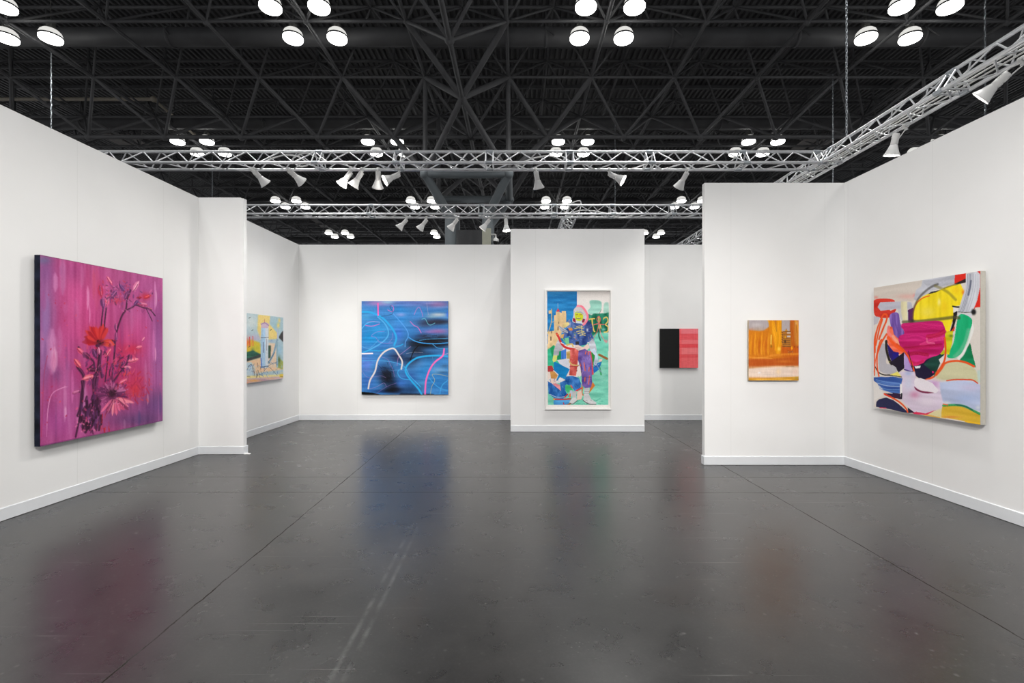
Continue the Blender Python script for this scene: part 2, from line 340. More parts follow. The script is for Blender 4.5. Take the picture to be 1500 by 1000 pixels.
    S([(838, -40), (846, 60), (842, 180), (815, 260), (770, 340), (710, 400), (630, 432)], 20, OR)
    S([(300, 30), (380, 100), (440, 190), (480, 280), (504, 400)], 20, OR)
    S([(430, 110), (460, 230), (480, 290)], 9, (40, 20, 30))
    # lavender neck and lower body
    P([(385, 130), (420, 180), (450, 260), (480, 330), (390, 330), (380, 240)], (186, 160, 222), 1, tex=8, tdir=1)
    S([(385, 315), (440, 335), (485, 345)], 16, (50, 30, 110), a=.8)
    P([(330, 340), (500, 340), (520, 430), (650, 430), (800, 460), (830, 700), (780, 760), (640, 810), (500, 810), (420, 730), (350, 660), (360, 420)], (222, 206, 226), 4, tex=8, rough=6)
    A.blob(430, 470, 70, 120, (206, 210, 232), .8); A.blob(430, 360, 60, 30, (170, 184, 224), .8); A.blob(500, 600, 70, 50, (212, 130, 170), .7); A.blob(720, 480, 70, 50, (200, 140, 200), .7)
    A.blob(640, 680, 130, 70, (232, 220, 232), .7)
    P([(495, 445), (510, 415), (570, 412), (700, 470), (770, 550), (740, 580), (640, 575), (560, 550), (500, 500)], (238, 230, 238), 1)
    S([(495, 510), (530, 545), (600, 570), (710, 578)], 20, (110, 10, 50), a=.85, taper=.5)
    P([(500, 280), (568, 274), (560, 300), (510, 305)], (232, 236, 240), 1)
    # right: cream lens, blue grey band, ochre band
    P([(740, 400), (800, 290), (880, 235), (1000, 222), (1100, 250), (1180, 320), (1215, 420), (1200, 460), (1060, 430), (880, 440), (760, 420)], (208, 204, 164), 3, curve=True, tex=5)
    P([(1200, 330), (1240, 320), (1240, 460), (1210, 460)], (196, 214, 204), 3)
    S([(815, 262), (880, 230), (980, 220), (1080, 240), (1165, 282)], 20, OR); S([(820, 262), (790, 310), (740, 370)], 34, OR); S([(735, 345), (716, 400)], 8, (60, 120, 60))
    P([(780, 460), (900, 445), (1050, 435), (1190, 450), (1240, 500), (1240, 790), (1130, 760), (960, 715), (820, 690), (790, 560)], (186, 196, 226), 6, tex=10)
    A.blob(1080, 640, 180, 60, (168, 188, 228), .7); A.blob(1130, 520, 160, 50, (206, 196, 226), .7); A.blob(860, 690, 50, 20, (230, 228, 230), .7); A.blob(1210, 745, 30, 30, (230, 232, 234), .7)
    S([(860, 442), (950, 430), (1080, 430), (1150, 435), (1205, 470)], 12, (226, 76, 40))
    P([(815, 715), (900, 718), (1040, 735), (1150, 780), (1240, 830), (1240, 950), (1060, 900), (900, 870), (780, 855), (800, 780)], (226, 184, 58), 2, tex=8)
    A.blob(900, 850, 120, 16, (226, 130, 60), .7); S([(1070, 905), (1150, 920), (1240, 940)], 30, (240, 190, 40))
    S([(820, 722), (950, 715), (1060, 730), (1160, 780), (1240, 820)], 22, (40, 150, 80), a=.9, streak=20); S([(960, 712), (1060, 728), (1150, 772)], 8, (20, 60, 80), a=.8)
    S([(820, 705), (870, 715)], 10, OR)
    P([(600, 825), (700, 790), (800, 760), (800, 860), (700, 850)], (226, 214, 164), 3)
    S([(600, 825), (700, 840), (780, 858)], 10, (232, 170, 50)); P([(470, 800), (520, 790), (620, 810), (740, 770), (640, 825), (500, 822)], (220, 50, 90), 2)
    S([(860, 868), (960, 885), (1060, 905)], 12, (232, 220, 210))
    # left bottom: blue brush, navy hill
    P([(35, 440), (120, 520), (150, 600), (60, 660), (40, 740), (35, 600)], (228, 224, 220), 3)
    P([(40, 400), (120, 395), (260, 400), (365, 412), (350, 480), (355, 580), (260, 590), (150, 540), (70, 460), (40, 440)], (66, 106, 182), 2, tex=20, rough=5)
    for i in range(7): S([(60+i*8, 410+i*20), (200, 440+i*20), (345, 460+i*16)], 10, [(40, 76, 160), (120, 160, 216), (90, 130, 200), (190, 208, 232)][i % 4], a=.7)
    P([(250, 575), (350, 590), (330, 640), (270, 620)], (50, 30, 60), 1)
    P([(335, 480), (360, 480), (358, 600), (335, 590)], (240, 238, 238), 1); S([(355, 590), (352, 640)], 18, (20, 16, 30))
    P([(70, 680), (100, 650), (180, 630), (260, 660), (340, 720), (420, 790), (470, 800), (400, 806), (240, 765), (120, 745), (66, 735)], (34, 36, 76), 1)
    P([(150, 580), (340, 595), (350, 650), (280, 640), (190, 610)], (50, 24, 60), 1)
    S([(160, 590), (260, 640), (340, 690), (400, 750), (425, 800)], 20, OR); S([(170, 600), (230, 620)], 16, (220, 40, 20))
    S([(110, 745), (180, 750)], 9, (220, 30, 70)); P([(420, 740), (500, 800), (430, 805)], (40, 20, 50), 1)
    A.shade(3, 140, 140)
    return A

def art_blue():
    A = Art(270, 290, (58, 128, 196), [(529.8, 441.2), (656.2, 441.2), (656.2, 577.5), (529.8, 577.5)], 3)
    A.view(520, 430, 6.253)
    for b in [(455, 90, 400, 40, (120, 120, 190), .8), (200, 90, 120, 30, (170, 110, 170), .7), (300, 82, 80, 20, (150, 200, 220), .7), (760, 100, 130, 40, (160, 110, 160), .8),
              (420, 200, 80, 120, (40, 140, 216), .8), (200, 330, 150, 100, (36, 140, 206), .8), (140, 410, 110, 70, (20, 140, 206), .8), (400, 370, 60, 90, (66, 120, 216), .8),
              (100, 210, 70, 40, (60, 150, 200), .7), (560, 250, 70, 70, (60, 130, 210), .6), (420, 195, 60, 24, (160, 160, 220), .7), (760, 195, 110, 26, (206, 206, 206), .85), (700, 215, 60, 16, (150, 190, 200), .6),
              (710, 260, 190, 36, (44, 44, 64), .85), (640, 290, 90, 30, (50, 50, 76), .6), (760, 345, 130, 30, (170, 110, 170), .85), (610, 340, 60, 20, (80, 110, 190), .6),
              (720, 440, 240, 60, (14, 18, 30), .95), (560, 470, 110, 50, (20, 24, 40), .8), (620, 385, 80, 24, (50, 50, 80), .7), (800, 390, 80, 24, (40, 40, 66), .7),
              (640, 560, 150, 50, (30, 44, 70), .7), (380, 560, 130, 70, (34, 50, 90), .7), (280, 740, 90, 110, (22, 26, 44), .9), (370, 850, 90, 80, (8, 10, 22), .95), (500, 620, 90, 80, (28, 40, 66), .7),
              (500, 760, 90, 60, (40, 70, 140), .6), (420, 820, 70, 50, (70, 130, 220), .8), (120, 660, 70, 70, (100, 130, 220), .8), (100, 620, 90, 40, (80, 110, 200), .5), (170, 690, 40, 60, (60, 150, 210), .7),
              (120, 800, 80, 80, (50, 90, 170), .7), (640, 690, 80, 100, (30, 120, 190), .8), (600, 640, 80, 50, (80, 140, 200), .7), (770, 700, 90, 40, (130, 180, 220), .75), (800, 720, 60, 16, (40, 60, 90), .5),
              (760, 800, 120, 90, (40, 120, 190), .8), (620, 830, 60, 60, (80, 150, 200), .6), (300, 890, 200, 24, (20, 40, 90), .7), (845, 190, 20, 30, (60, 110, 230), .7), (520, 880, 110, 50, (16, 30, 60), .6)]:
        A.blob(*b)
    for b in [(700, 455, 210, 46, (8, 10, 18), .95), (560, 520, 90, 40, (14, 18, 32), .8), (770, 262, 130, 26, (30, 30, 46), .85), (300, 770, 70, 80, (12, 14, 26), .85), (400, 590, 90, 40, (24, 34, 66), .7),
              (120, 700, 80, 30, (96, 120, 190), .5), (80, 570, 60, 30, (90, 110, 180), .5), (640, 470, 60, 20, (4, 5, 8), .9), (540, 600, 70, 50, (30, 40, 62), .6), (330, 880, 90, 30, (6, 8, 16), .9),
              (480, 110, 60, 30, (90, 130, 200), .6), (250, 470, 120, 20, (40, 100, 180), .5), (680, 350, 60, 16, (150, 100, 170), .6), (210, 720, 50, 60, (40, 60, 110), .6), (820, 660, 40, 20, (60, 80, 110), .5)]: A.blob(*b)
    A.shade(12, 5, 46); A.shade(8, 9, 80, (.6, 1, 1)); A.shade(4, 120, 120)
    A.scatter(30, (560, 370, 840, 480), [(10, 12, 20), (60, 60, 84)], (4, 9), .5, 0, 60)
    A.scatter(24, (240, 660, 340, 800), [(14, 16, 28), (10, 10, 20)], (4, 8), .5, None, 40)
    A.poly([(58, 895), (160, 903), (240, 922), (58, 925)], (4, 6, 8)); A.poly([(400, 925), (420, 905), (720, 915), (720, 925)], (10, 14, 26), 4, a=.7)
    S = A.stroke; B = (40, 168, 228)
    S([(62, 168), (140, 172), (240, 215), (310, 280), (360, 350), (378, 410), (360, 470)], 17, B, a=.9, soft=.4)
    S([(210, 215), (270, 270), (305, 340), (295, 400), (230, 460), (120, 520), (62, 540)], 11, (90, 180, 232), a=.75)
    S([(62, 325), (100, 280), (160, 258), (230, 262)], 8, (90, 184, 236), a=.8)
    S([(62, 545), (130, 520), (240, 522), (340, 495), (400, 480), (440, 462)], 9, B, a=.8)
    S([(62, 480), (110, 500), (150, 490), (220, 420)], 4, (120, 190, 230), a=.6)
    S([(345, 180), (400, 240), (450, 300), (482, 350), (485, 395), (462, 440), (458, 485)], 9, (90, 160, 232), a=.8)
    S([(485, 395), (540, 430), (620, 452), (740, 458), (850, 450)], 9, (60, 150, 220)); S([(590, 428), (680, 416), (850, 410)], 5, (80, 160, 210), a=.8)
    S([(705, 458), (750, 495), (800, 502), (850, 505)], 6, (60, 160, 220), a=.9)
    S([(850, 575), (760, 566), (640, 572), (560, 590), (490, 640), (462, 690), (475, 740), (520, 800), (580, 870), (610, 920)], 16, B)
    S([(470, 690), (500, 750), (560, 810), (600, 850)], 8, (70, 180, 235), a=.8)
    S([(62, 612), (180, 612), (300, 618), (400, 640), (462, 672)], 7, (80, 170, 228), a=.8)
    S([(462, 672), (400, 700), (396, 740), (430, 775), (500, 785)], 7, (60, 170, 230), a=.85)
    S([(670, 760), (720, 820), (780, 865), (850, 885)], 9, (60, 160, 225), a=.8); S([(850, 790), (800, 830), (780, 880), (775, 920)], 8, (70, 170, 230), a=.8)
    W = (214, 210, 210)
    S([(124, 866), (140, 790), (185, 710), (210, 610), (260, 540), (320, 506), (362, 506), (400, 560), (432, 620), (424, 688)], 14, W)
    S([(62, 549), (162, 547)], 12, (232, 226, 236), soft=.2)
    S([(212, 92), (213, 198)], 12, (238, 100, 176), soft=.2)
    S([(814, 506), (800, 568), (730, 625), (680, 700), (648, 800), (640, 920)], 15, (240, 108, 184))
    K = (216, 110, 186)
    S([(100, 292), (160, 298), (225, 278)], 7, K, a=.8); S([(110, 262), (160, 256), (225, 262)], 4, K, a=.6)
    S([(300, 150), (335, 168), (352, 155), (352, 125), (335, 112)], 5, K, a=.85); S([(335, 112), (320, 122), (345, 185), (240, 210)], 3, (30, 30, 60), a=.8)
    S([(540, 195), (560, 150), (585, 126), (610, 170), (618, 210)], 4, K, a=.8); S([(505, 256), (540, 292), (575, 310), (605, 360)], 6, K, a=.85)
    S([(270, 345), (200, 352), (152, 388), (190, 400), (230, 445), (300, 455), (340, 450)], 4, (170, 120, 200), a=.7); S([(345, 360), (340, 410), (310, 450)], 3, (170, 120, 200), a=.7)
    S([(510, 484), (450, 530), (400, 575), (385, 660)], 4, (180, 130, 190), a=.8); S([(245, 578), (300, 600), (325, 650), (350, 700), (362, 760)], 3, (170, 110, 180), a=.7)
    S([(62, 700), (110, 760), (180, 760), (240, 750), (285, 768)], 3, (170, 130, 190), a=.6); S([(130, 870), (200, 850), (265, 815), (290, 850)], 3, (170, 130, 190), a=.7); S([(190, 915), (290, 850), (380, 815)], 3, (160, 110, 180), a=.6)
    S([(610, 235), (640, 230), (665, 275), (690, 288), (730, 270)], 5, (110, 200, 210), a=.8); S([(655, 85), (662, 140), (670, 195)], 3, (190, 170, 190), a=.7)
    S([(470, 548), (540, 535), (620, 540)], 4, (170, 170, 180), a=.7); S([(585, 470), (540, 520), (505, 605)], 9, (8, 8, 12), a=.9)
    S([(850, 755), (780, 740), (706, 738), (728, 790), (700, 850), (688, 920)], 4, (196, 190, 130), a=.8); S([(705, 570), (720, 640), (745, 740)], 3, (120, 150, 190), a=.6)
    S([(850, 545), (815, 560)], 5, (200, 150, 200), a=.8); S([(182, 140), (184, 180), (165, 200)], 5, (60, 150, 230), a=.7)
    return A

def art_castle_tower():
    A = Art(170, 200, (176, 200, 208), [(344, 456.5), (415, 465), (415, 554), (344, 562.2)], 8)
    A.view(340, 440, 7.144)
    P = A.poly; S = A.stroke
    A.blob(200, 230, 100, 100, (214, 222, 220), .9); A.blob(460, 260, 70, 120, (160, 196, 206), .8)
    P([(20, 110), (130, 130), (130, 400), (20, 400)], (190, 206, 206), 6)
    P([(270, 150), (395, 160), (390, 250), (470, 340), (470, 400), (300, 420), (262, 310)], (238, 212, 128), 3)
    A.blob(230, 390, 90, 40, (196, 180, 206), .8)
    P([(20, 440), (130, 430), (200, 410), (290, 440), (300, 580), (20, 620)], (222, 196, 50), 5); A.blob(160, 440, 50, 60, (232, 110, 60), .8); A.blob(250, 500, 50, 50, (200, 196, 60), .8)
    for x, c in [(140, (226, 40, 50)), (150, (236, 90, 60)), (182, (226, 60, 60)), (215, (230, 80, 60)), (60, (226, 60, 50)), (100, (236, 120, 60))]: S([(x, 360 + x % 40), (x+2, 470)], 9, c, a=.8)
    P([(20, 560), (130, 540), (220, 520), (300, 560), (300, 600), (130, 640), (20, 660)], (44, 104, 84), 4, tex=16); S([(60, 640), (180, 610), (300, 572)], 26, (60, 60, 60)); A.blob(215, 540, 20, 50, (40, 90, 80), .8)
    P([(20, 660), (130, 640), (300, 590), (480, 600), (540, 680), (540, 720), (20, 780)], (238, 200, 160), 3)
    P([(375, 440), (470, 450), (470, 700), (375, 700)], (232, 206, 176), 2)
    P([(470, 580), (535, 640), (530, 720), (470, 700)], (166, 176, 90), 4); A.blob(490, 620, 20, 60, (60, 90, 60), .8)
    P([(375, 470), (405, 470), (400, 600), (375, 600)], (50, 80, 60), 3)
    # tower
    P([(300, 250), (380, 250), (375, 700), (298, 700)], (168, 200, 224), 1, tex=10, tdir=1); P([(345, 260), (378, 260), (372, 700), (345, 700)], (214, 220, 226), 1)
    P([(300, 240), (345, 226), (382, 245), (376, 290), (302, 285)], (206, 180, 200), 1); S([(300, 250), (340, 236), (380, 262)], 8, (150, 110, 170), a=.8); S([(338, 236), (336, 200)], 4, (190, 60, 90))
    S([(300, 390), (378, 385)], 5, (70, 70, 90)); S([(325, 440), (328, 540)], 12, (110, 120, 150), a=.8); S([(360, 400), (360, 520)], 5, (80, 80, 90), a=.7)
    S([(300, 600), (310, 700)], 12, (70, 110, 200), a=.8); S([(300, 690), (380, 680)], 5, (60, 80, 110))
    # spire right and arch
    S([(475, 400), (474, 300), (482, 250)], 10, (190, 190, 214)); A.blob(482, 260, 18, 34, (240, 214, 110), 1); A.blob(492, 210, 14, 26, (240, 210, 120), 1)
    S([(380, 650), (430, 560), (455, 470), (470, 410)], 22, (140, 170, 190), streak=20); S([(390, 630), (445, 540)], 5, (60, 60, 90)); P([(462, 430), (480, 430), (480, 700), (462, 700)], (150, 180, 190), 1)
    P([(490, 380), (535, 320), (540, 430), (510, 410)], (56, 52, 54), 2, curve=True); A.blob(500, 520, 30, 70, (160, 200, 220), .9); A.blob(410, 420, 20, 20, (150, 170, 200), .8)
    # foreground scribbles
    P([(20, 680), (130, 640), (200, 640), (240, 700), (240, 790), (20, 800)], (196, 214, 222), 3); P([(140, 780), (540, 770), (540, 800), (140, 812)], (238, 222, 150), 3)
    A.scatter(90, (40, 650, 540, 785), [(90, 140, 196), (50, 90, 190), (206, 226, 236), (60, 70, 90), (232, 196, 130)], (3, 7), .7, None, 34)
    A.scatter(30, (220, 640, 300, 770), [(70, 60, 60), (120, 70, 60), (220, 196, 160)], (3, 6), .7, 1.5, 50)
    for q in ([(300, 700), (380, 690), (470, 780)], [(300, 780), (380, 680), (470, 640)], [(140, 740), (200, 660), (220, 780)]): S(q, 4, (70, 90, 120), a=.8)
    P([(20, 815), (540, 790), (540, 830), (20, 900)], (206, 176, 190), 4); A.blob(230, 830, 100, 16, (244, 180, 90), .9); A.blob(400, 812, 80, 12, (240, 190, 130), .7); A.blob(160, 860, 60, 14, (250, 150, 60), .9); A.blob(320, 825, 60, 10, (170, 130, 160), .7)
    P([(495, 770), (540, 765), (540, 800), (495, 805)], (232, 200, 70), 2); S([(505, 795), (530, 797)], 5, (40, 40, 40))
    for x, y in [(182, 182), (210, 310), (402, 308), (180, 480)]: S([(x-8, y+6), (x, y), (x+8, y-4)], 5, (40, 50, 50))
    A.shade(7, 60, 60)
    return A

def art_orange():
    A = Art(190, 230, (205, 118, 22), [(1096.6, 469), (1169.8, 468.8), (1169.8, 556.4), (1096.2, 556.8)], 6)
    A.view(1080, 455, 8.695)
    P = A.poly; S = A.stroke
    P([(140, 110), (410, 110), (410, 200), (340, 250), (280, 260), (140, 240)], (170, 160, 162), 8); A.blob(250, 180, 90, 34, (196, 188, 190), .8); A.blob(180, 235, 40, 20, (186, 130, 110), .6)
    P([(560, 110), (690, 110), (680, 260), (560, 260)], (172, 162, 162), 4)
    A.blob(270, 330, 130, 90, (206, 122, 14), .9); A.blob(300, 420, 130, 60, (200, 104, 16), .8); A.blob(180, 430, 60, 120, (222, 144, 20), .6)
    S([(420, 110), (460, 220), (500, 380), (510, 480)], 70, (232, 158, 18), a=.9, streak=18, soft=.6); S([(530, 110), (530, 260), (530, 420), (520, 520)], 64, (226, 150, 14), a=.95, streak=18)
    S([(420, 130), (425, 300), (430, 440)], 40, (214, 132, 14), a=.8, streak=16); S([(492, 130), (490, 180), (500, 260)], 12, (170, 110, 40), a=.6)
    S([(432, 310), (430, 370), (428, 420)], 16, (232, 196, 90), a=.8); A.blob(432, 450, 16, 20, (120, 86, 20), .8); A.blob(532, 482, 28, 30, (248, 196, 70), 1, p=1.4)
    S([(700, 120), (700, 260), (720, 440)], 60, (184, 92, 20), a=.95, streak=16); S([(745, 150), (745, 300), (765, 450)], 50, (196, 126, 50), a=.8, streak=24); A.blob(755, 155, 24, 30, (226, 190, 170), .7)
    S([(730, 120), (770, 200), (775, 440)], 16, (232, 160, 40), a=.7)
    for i in range(9):
        x = 170+i*28; S([(x, 560), (x-4, 470), (x+6, 380-(i % 3)*50)], 20, [(226, 146, 24), (190, 92, 16), (234, 166, 40)][i % 3], a=.55, taper=.6, soft=1)
    P([(560, 440), (785, 440), (785, 580), (560, 580)], (196, 92, 20), 10)
    # little house
    P([(568, 268), (680, 262), (680, 455), (572, 455)], (172, 110, 40), 2); P([(600, 268), (620, 226), (645, 262)], (200, 140, 40), 1)
    S([(585, 262), (675, 262)], 6, (70, 50, 30)); S([(620, 225), (620, 246)], 6, (110, 70, 20))
    for y in (275, 285, 320, 330): S([(635, y), (672, y)], 9, (200, 196, 200), a=.85)
    for y in (300, 350, 375, 400, 425): S([(575, y), (672, y)], 5, (96, 66, 40), a=.8)
    for y in range(270, 420, 30): S([(568, y), (572, y+8)], 12, (60, 50, 50), a=.8)
    A.blob(607, 390, 14, 24, (50, 34, 24), .9); A.blob(608, 335, 8, 18, (240, 190, 20), .9); S([(575, 450), (690, 456)], 5, (70, 46, 30))
    A.scatter(22, (640, 500, 705, 542), [(60, 50, 40), (150, 140, 130)], (4, 7), .8); P([(680, 470), (695, 440), (706, 480), (690, 495)], (240, 160, 20), 1); A.blob(728, 455, 8, 10, (90, 60, 30), .8); A.blob(765, 458, 8, 10, (90, 60, 30), .8)
    S([(140, 590), (300, 600), (480, 560), (785, 545)], 26, (220, 136, 40), a=.8, soft=1); S([(200, 600), (320, 598), (440, 606)], 16, (232, 160, 66), a=.8, soft=1)
    P([(130, 610), (450, 610), (785, 570), (785, 700), (560, 700), (130, 720)], (182, 84, 24), 10); A.blob(600, 640, 140, 24, (206, 116, 40), .7)
    P([(130, 720), (500, 700), (785, 700), (785, 850), (130, 850)], (226, 204, 188), 14, tex=6); A.blob(180, 715, 80, 20, (196, 130, 80), .7); A.blob(520, 770, 34, 50, (236, 206, 160), .7); A.blob(740, 770, 50, 60, (230, 196, 176), .7); A.blob(278, 785, 22, 14, (240, 236, 236), .9)
    S([(620, 705), (720, 702)], 6, (150, 120, 100), a=.7)
    P([(130, 852), (300, 855), (500, 845), (785, 830), (785, 890), (130, 890)], (208, 150, 46), 3, tex=14); A.blob(755, 850, 30, 20, (150, 130, 60), .7)
    A.shade(6, 60, 14); A.shade(4, 100, 100)
    return A

def art_red_bands():
    A = Art(100, 130, (238, 112, 118), [(995, 481.3), (1022.8, 481.3), (1022.8, 538.7), (995, 538.7)], 4)
    A.view(950, 460, 10)
    for y0, y1, c in [(210, 292, (240, 124, 134)), (292, 372, (236, 92, 100)), (372, 440, (240, 118, 124)), (440, 492, (232, 76, 84)), (492, 590, (240, 122, 126)), (590, 640, (232, 88, 92)), (640, 790, (240, 106, 110))]:
        A.poly([(440, y0), (735, y0), (735, y1), (440, y1)], c, 4)
    A.stroke([(462, 210), (470, 500), (460, 790)], 36, (246, 90, 96), a=.6, soft=1)
    for y in (294, 376, 445, 488, 594, 628): A.stroke([(455, y), (728, y-3)], 5, (216, 56, 66), a=.6)
    A.shade(5, 6, 70); A.shade(5, 60, 4)
    return A

def art_armour_figure():
    A = Art(250, 440, (232, 226, 222), [(799.5, 425), (895, 425), (895.5, 597), (798, 597)], 9)
    A.view(795, 420, 10.867)
    P = A.poly; S = A.stroke; SC = A.scatter
    P([(65, 65), (548, 65), (546, 900), (60, 900)], (26, 132, 200), 1, tex=14); SC(120, (70, 70, 540, 560), [(60, 150, 210), (20, 110, 180), (90, 160, 200)], (4, 7), .4, 0, 60)
    P([(560, 880), (1060, 880), (1060, 1000), (560, 1000)], (90, 196, 170), 6)
    P([(750, 220), (820, 200), (930, 220), (945, 300), (920, 380), (860, 410), (760, 420), (720, 370), (765, 310)], (150, 206, 190), 4, curve=True, tex=12); P([(1000, 240), (1055, 250), (1060, 420), (980, 400), (980, 290)], (170, 212, 198), 4, curve=True, tex=10)
    P([(700, 430), (900, 410), (1060, 400), (1060, 700), (1000, 720), (900, 800), (780, 830), (700, 800)], (24, 120, 92), 6, tex=26, tdir=2, rough=20)
    P([(800, 760), (900, 700), (1055, 720), (1060, 1010), (800, 1010)], (110, 204, 180), 10, tex=12); A.blob(980, 660, 50, 30, (140, 206, 190), .7); S([(905, 700), (900, 760), (925, 830)], 22, (20, 90, 70), a=.8); S([(940, 350), (900, 430)], 8, (60, 70, 60), a=.7)
    # castle
    C = (232, 200, 150)
    P([(60, 700), (175, 680), (175, 440), (205, 430), (205, 375), (300, 400), (300, 372), (368, 372), (372, 560), (300, 700), (230, 900), (140, 1000), (60, 1000)], C, 1, tex=12, tdir=2)
    P([(208, 382), (238, 325), (272, 380)], (206, 60, 80), 0); S([(238, 325), (238, 250)], 4, (200, 206, 210)); SC(60, (70, 430, 360, 900), [(206, 160, 100), (246, 220, 180), (190, 150, 100)], (4, 7), .5, 0, 16)
    S([(135, 340), (130, 540), (70, 730)], 12, (206, 180, 110)); P([(85, 365), (135, 360), (130, 410), (88, 415)], (222, 196, 140), 0); S([(130, 545), (170, 540)], 8, (220, 190, 120))
    S([(250, 540), (250, 570)], 10, (90, 70, 60)); S([(238, 620), (236, 670)], 14, (80, 60, 50)); S([(132, 690), (132, 720)], 12, (100, 70, 60)); S([(120, 780), (120, 830)], 18, (100, 74, 56))
    # leftover sky gap
    P([(62, 720), (75, 740), (70, 890), (60, 890)], (40, 130, 190), 1)
    # gold letters and ribbon
    G = (226, 196, 100)
    S([(745, 500), (800, 492), (830, 492)], 18, G); S([(790, 495), (800, 600), (820, 680), (835, 695)], 20, G); S([(900, 470), (905, 640)], 18, G, a=.9); S([(925, 590), (935, 640)], 18, G)
    S([(985, 480), (1030, 470), (1050, 530), (1010, 585), (1050, 620), (1045, 690), (985, 705)], 18, G); S([(975, 500), (985, 480)], 12, G)
    K = (206, 96, 100)
    S([(905, 570), (870, 500), (900, 455), (925, 500), (905, 570)], 12, K); S([(905, 570), (860, 575), (810, 590)], 14, K); S([(905, 570), (960, 585), (1000, 580)], 12, K); S([(900, 580), (870, 700), (810, 800)], 9, K); S([(905, 580), (930, 720), (1000, 850)], 10, (226, 130, 130)); A.blob(1020, 850, 30, 30, (236, 130, 140), .9)
    # lower ground, green
    A.view(795, 508, 10.305)
    P([(60, 20), (160, -40), (300, 40), (320, 180), (260, 300), (60, 300)], (60, 190, 150), 6, tex=16); P([(100, 0), (160, -50), (170, 100), (130, 130)], (20, 150, 90), 3); P([(200, 80), (270, 40), (280, 170), (210, 180)], (0, 140, 90), 3)
    P([(270, 40), (350, 10), (350, 160), (270, 170)], (50, 110, 200), 2, tex=16, tdir=1)
    P([(740, 30), (990, 0), (1005, 200), (1005, 860), (980, 890), (60, 890), (60, 560), (300, 520), (560, 420), (740, 400)], (120, 208, 182), 4, tex=14); A.blob(900, 380, 90, 160, (150, 218, 198), .7); A.blob(960, 120, 40, 70, (110, 206, 180), .7)
    SC(130, (760, 200, 1000, 870), [(90, 196, 170), (160, 220, 204), (110, 206, 180)], (5, 9), .4, -.1, 90); SC(60, (420, 780, 900, 885), [(60, 180, 140), (170, 222, 206), (20, 150, 110)], (5, 9), .5, 0, 60)
    S([(870, 300), (890, 400)], 26, (50, 160, 90), a=.8); S([(900, 200), (880, 260)], 14, (60, 170, 100), a=.7)
    # staff and blue pouch at right
    S([(860, 100), (920, 130), (980, 160)], 34, (150, 96, 50), streak=16); P([(860, 170), (910, 160), (900, 200), (850, 210)], (236, 200, 190), 1); P([(780, 250), (900, 200), (860, 320), (780, 380), (760, 330)], (20, 110, 190), 1, tex=10)
    P([(730, 60), (790, 80), (790, 240), (750, 260), (730, 150)], (40, 140, 60), 1)
    S([(720, 60), (740, 200), (760, 390)], 30, (214, 70, 84), streak=10)
    # rocks
    P([(760, 510), (795, 570), (740, 640), (700, 690), (720, 600)], (216, 124, 50), 2); P([(580, 540), (610, 600), (600, 690), (630, 720), (590, 720)], (206, 120, 56), 1)
    # armour torso
    A.view(795, 420, 10.867)
    NV = (62, 92, 160)
    P([(400, 570), (470, 540), (690, 560), (760, 560), (800, 640), (780, 720), (830, 830), (780, 880), (720, 860), (700, 900), (600, 920), (480, 900), (400, 860), (430, 760), (360, 780), (320, 830), (290, 800), (320, 720), (390, 640)], NV, 2, tex=22, tdir=2)
    P([(680, 540), (740, 530), (795, 600), (800, 690), (740, 740), (690, 700)], (44, 64, 128), 2, tex=20, curve=True); A.blob(714, 668, 20, 34, (220, 216, 224), .95); P([(350, 580), (420, 500), (450, 540), (440, 640), (380, 640)], (120, 140, 190), 2, tex=20)
    SC(90, (410, 570, 790, 850), [(100, 130, 190), (34, 50, 110), (150, 170, 210), (46, 70, 140)], (5, 10), .6, 0, 26)
    P([(340, 560), (400, 540), (430, 580), (350, 640), (320, 600)], (220, 200, 130), 2, tex=16); P([(400, 640), (460, 630), (480, 670), (420, 680)], (216, 140, 70), 2); SC(16, (400, 580, 520, 830), [(222, 130, 60), (226, 180, 90), (60, 160, 110)], (8, 16), .8, 0, 16); SC(12, (720, 740, 800, 880), [(206, 140, 70), (226, 180, 110)], (6, 12), .8, 1.4, 20)
    for y, x0, x1 in [(612, 535, 640), (640, 510, 650), (690, 540, 660), (720, 560, 680), (750, 590, 680)]: S([(x0, y+8), ((x0+x1)/2, y-6), (x1, y+6)], 12, (222, 208, 110))
    S([(620, 600), (625, 700), (640, 750)], 9, (226, 210, 120))
    # gauntlet at left, sleeves
    P([(240, 600), (330, 640), (400, 690), (400, 720), (300, 710), (260, 650)], (196, 198, 210), 1, tex=20); S([(250, 600), (330, 670), (400, 700)], 5, (90, 96, 120)); S([(310, 690), (380, 720)], 8, (60, 70, 110))
    P([(290, 740), (340, 730), (320, 800), (270, 800)], (214, 170, 100), 1)
    P([(230, 830), (290, 850), (330, 930), (300, 1000), (160, 1010), (200, 900)], (186, 184, 192), 2, tex=20); P([(740, 860), (810, 800), (850, 900), (870, 1010), (770, 1010), (740, 940)], (186, 190, 200), 2, tex=20)
    P([(340, 800), (410, 790), (420, 900), (380, 930)], (120, 200, 150), 2); S([(310, 800), (380, 900)], 14, (120, 200, 110))
    # hood and face
    P([(500, 340), (580, 285), (650, 310), (710, 380), (735, 470), (700, 540), (650, 590), (600, 560), (520, 560), (470, 530), (490, 430)], (206, 202, 206), 1, curve=True)
    SC(80, (500, 330, 690, 540), [(150, 150, 160), (232, 230, 230), (110, 110, 120)], (4, 7), .6); S([(560, 292), (630, 305), (695, 390), (720, 470), (690, 545), (650, 585)], 34, (250, 130, 150)); S([(545, 300), (600, 290)], 18, (250, 150, 166))
    P([(480, 480), (520, 490), (530, 560), (480, 530)], (150, 30, 60), 1); P([(640, 490), (680, 500), (660, 550), (620, 560)], (140, 30, 60), 1)
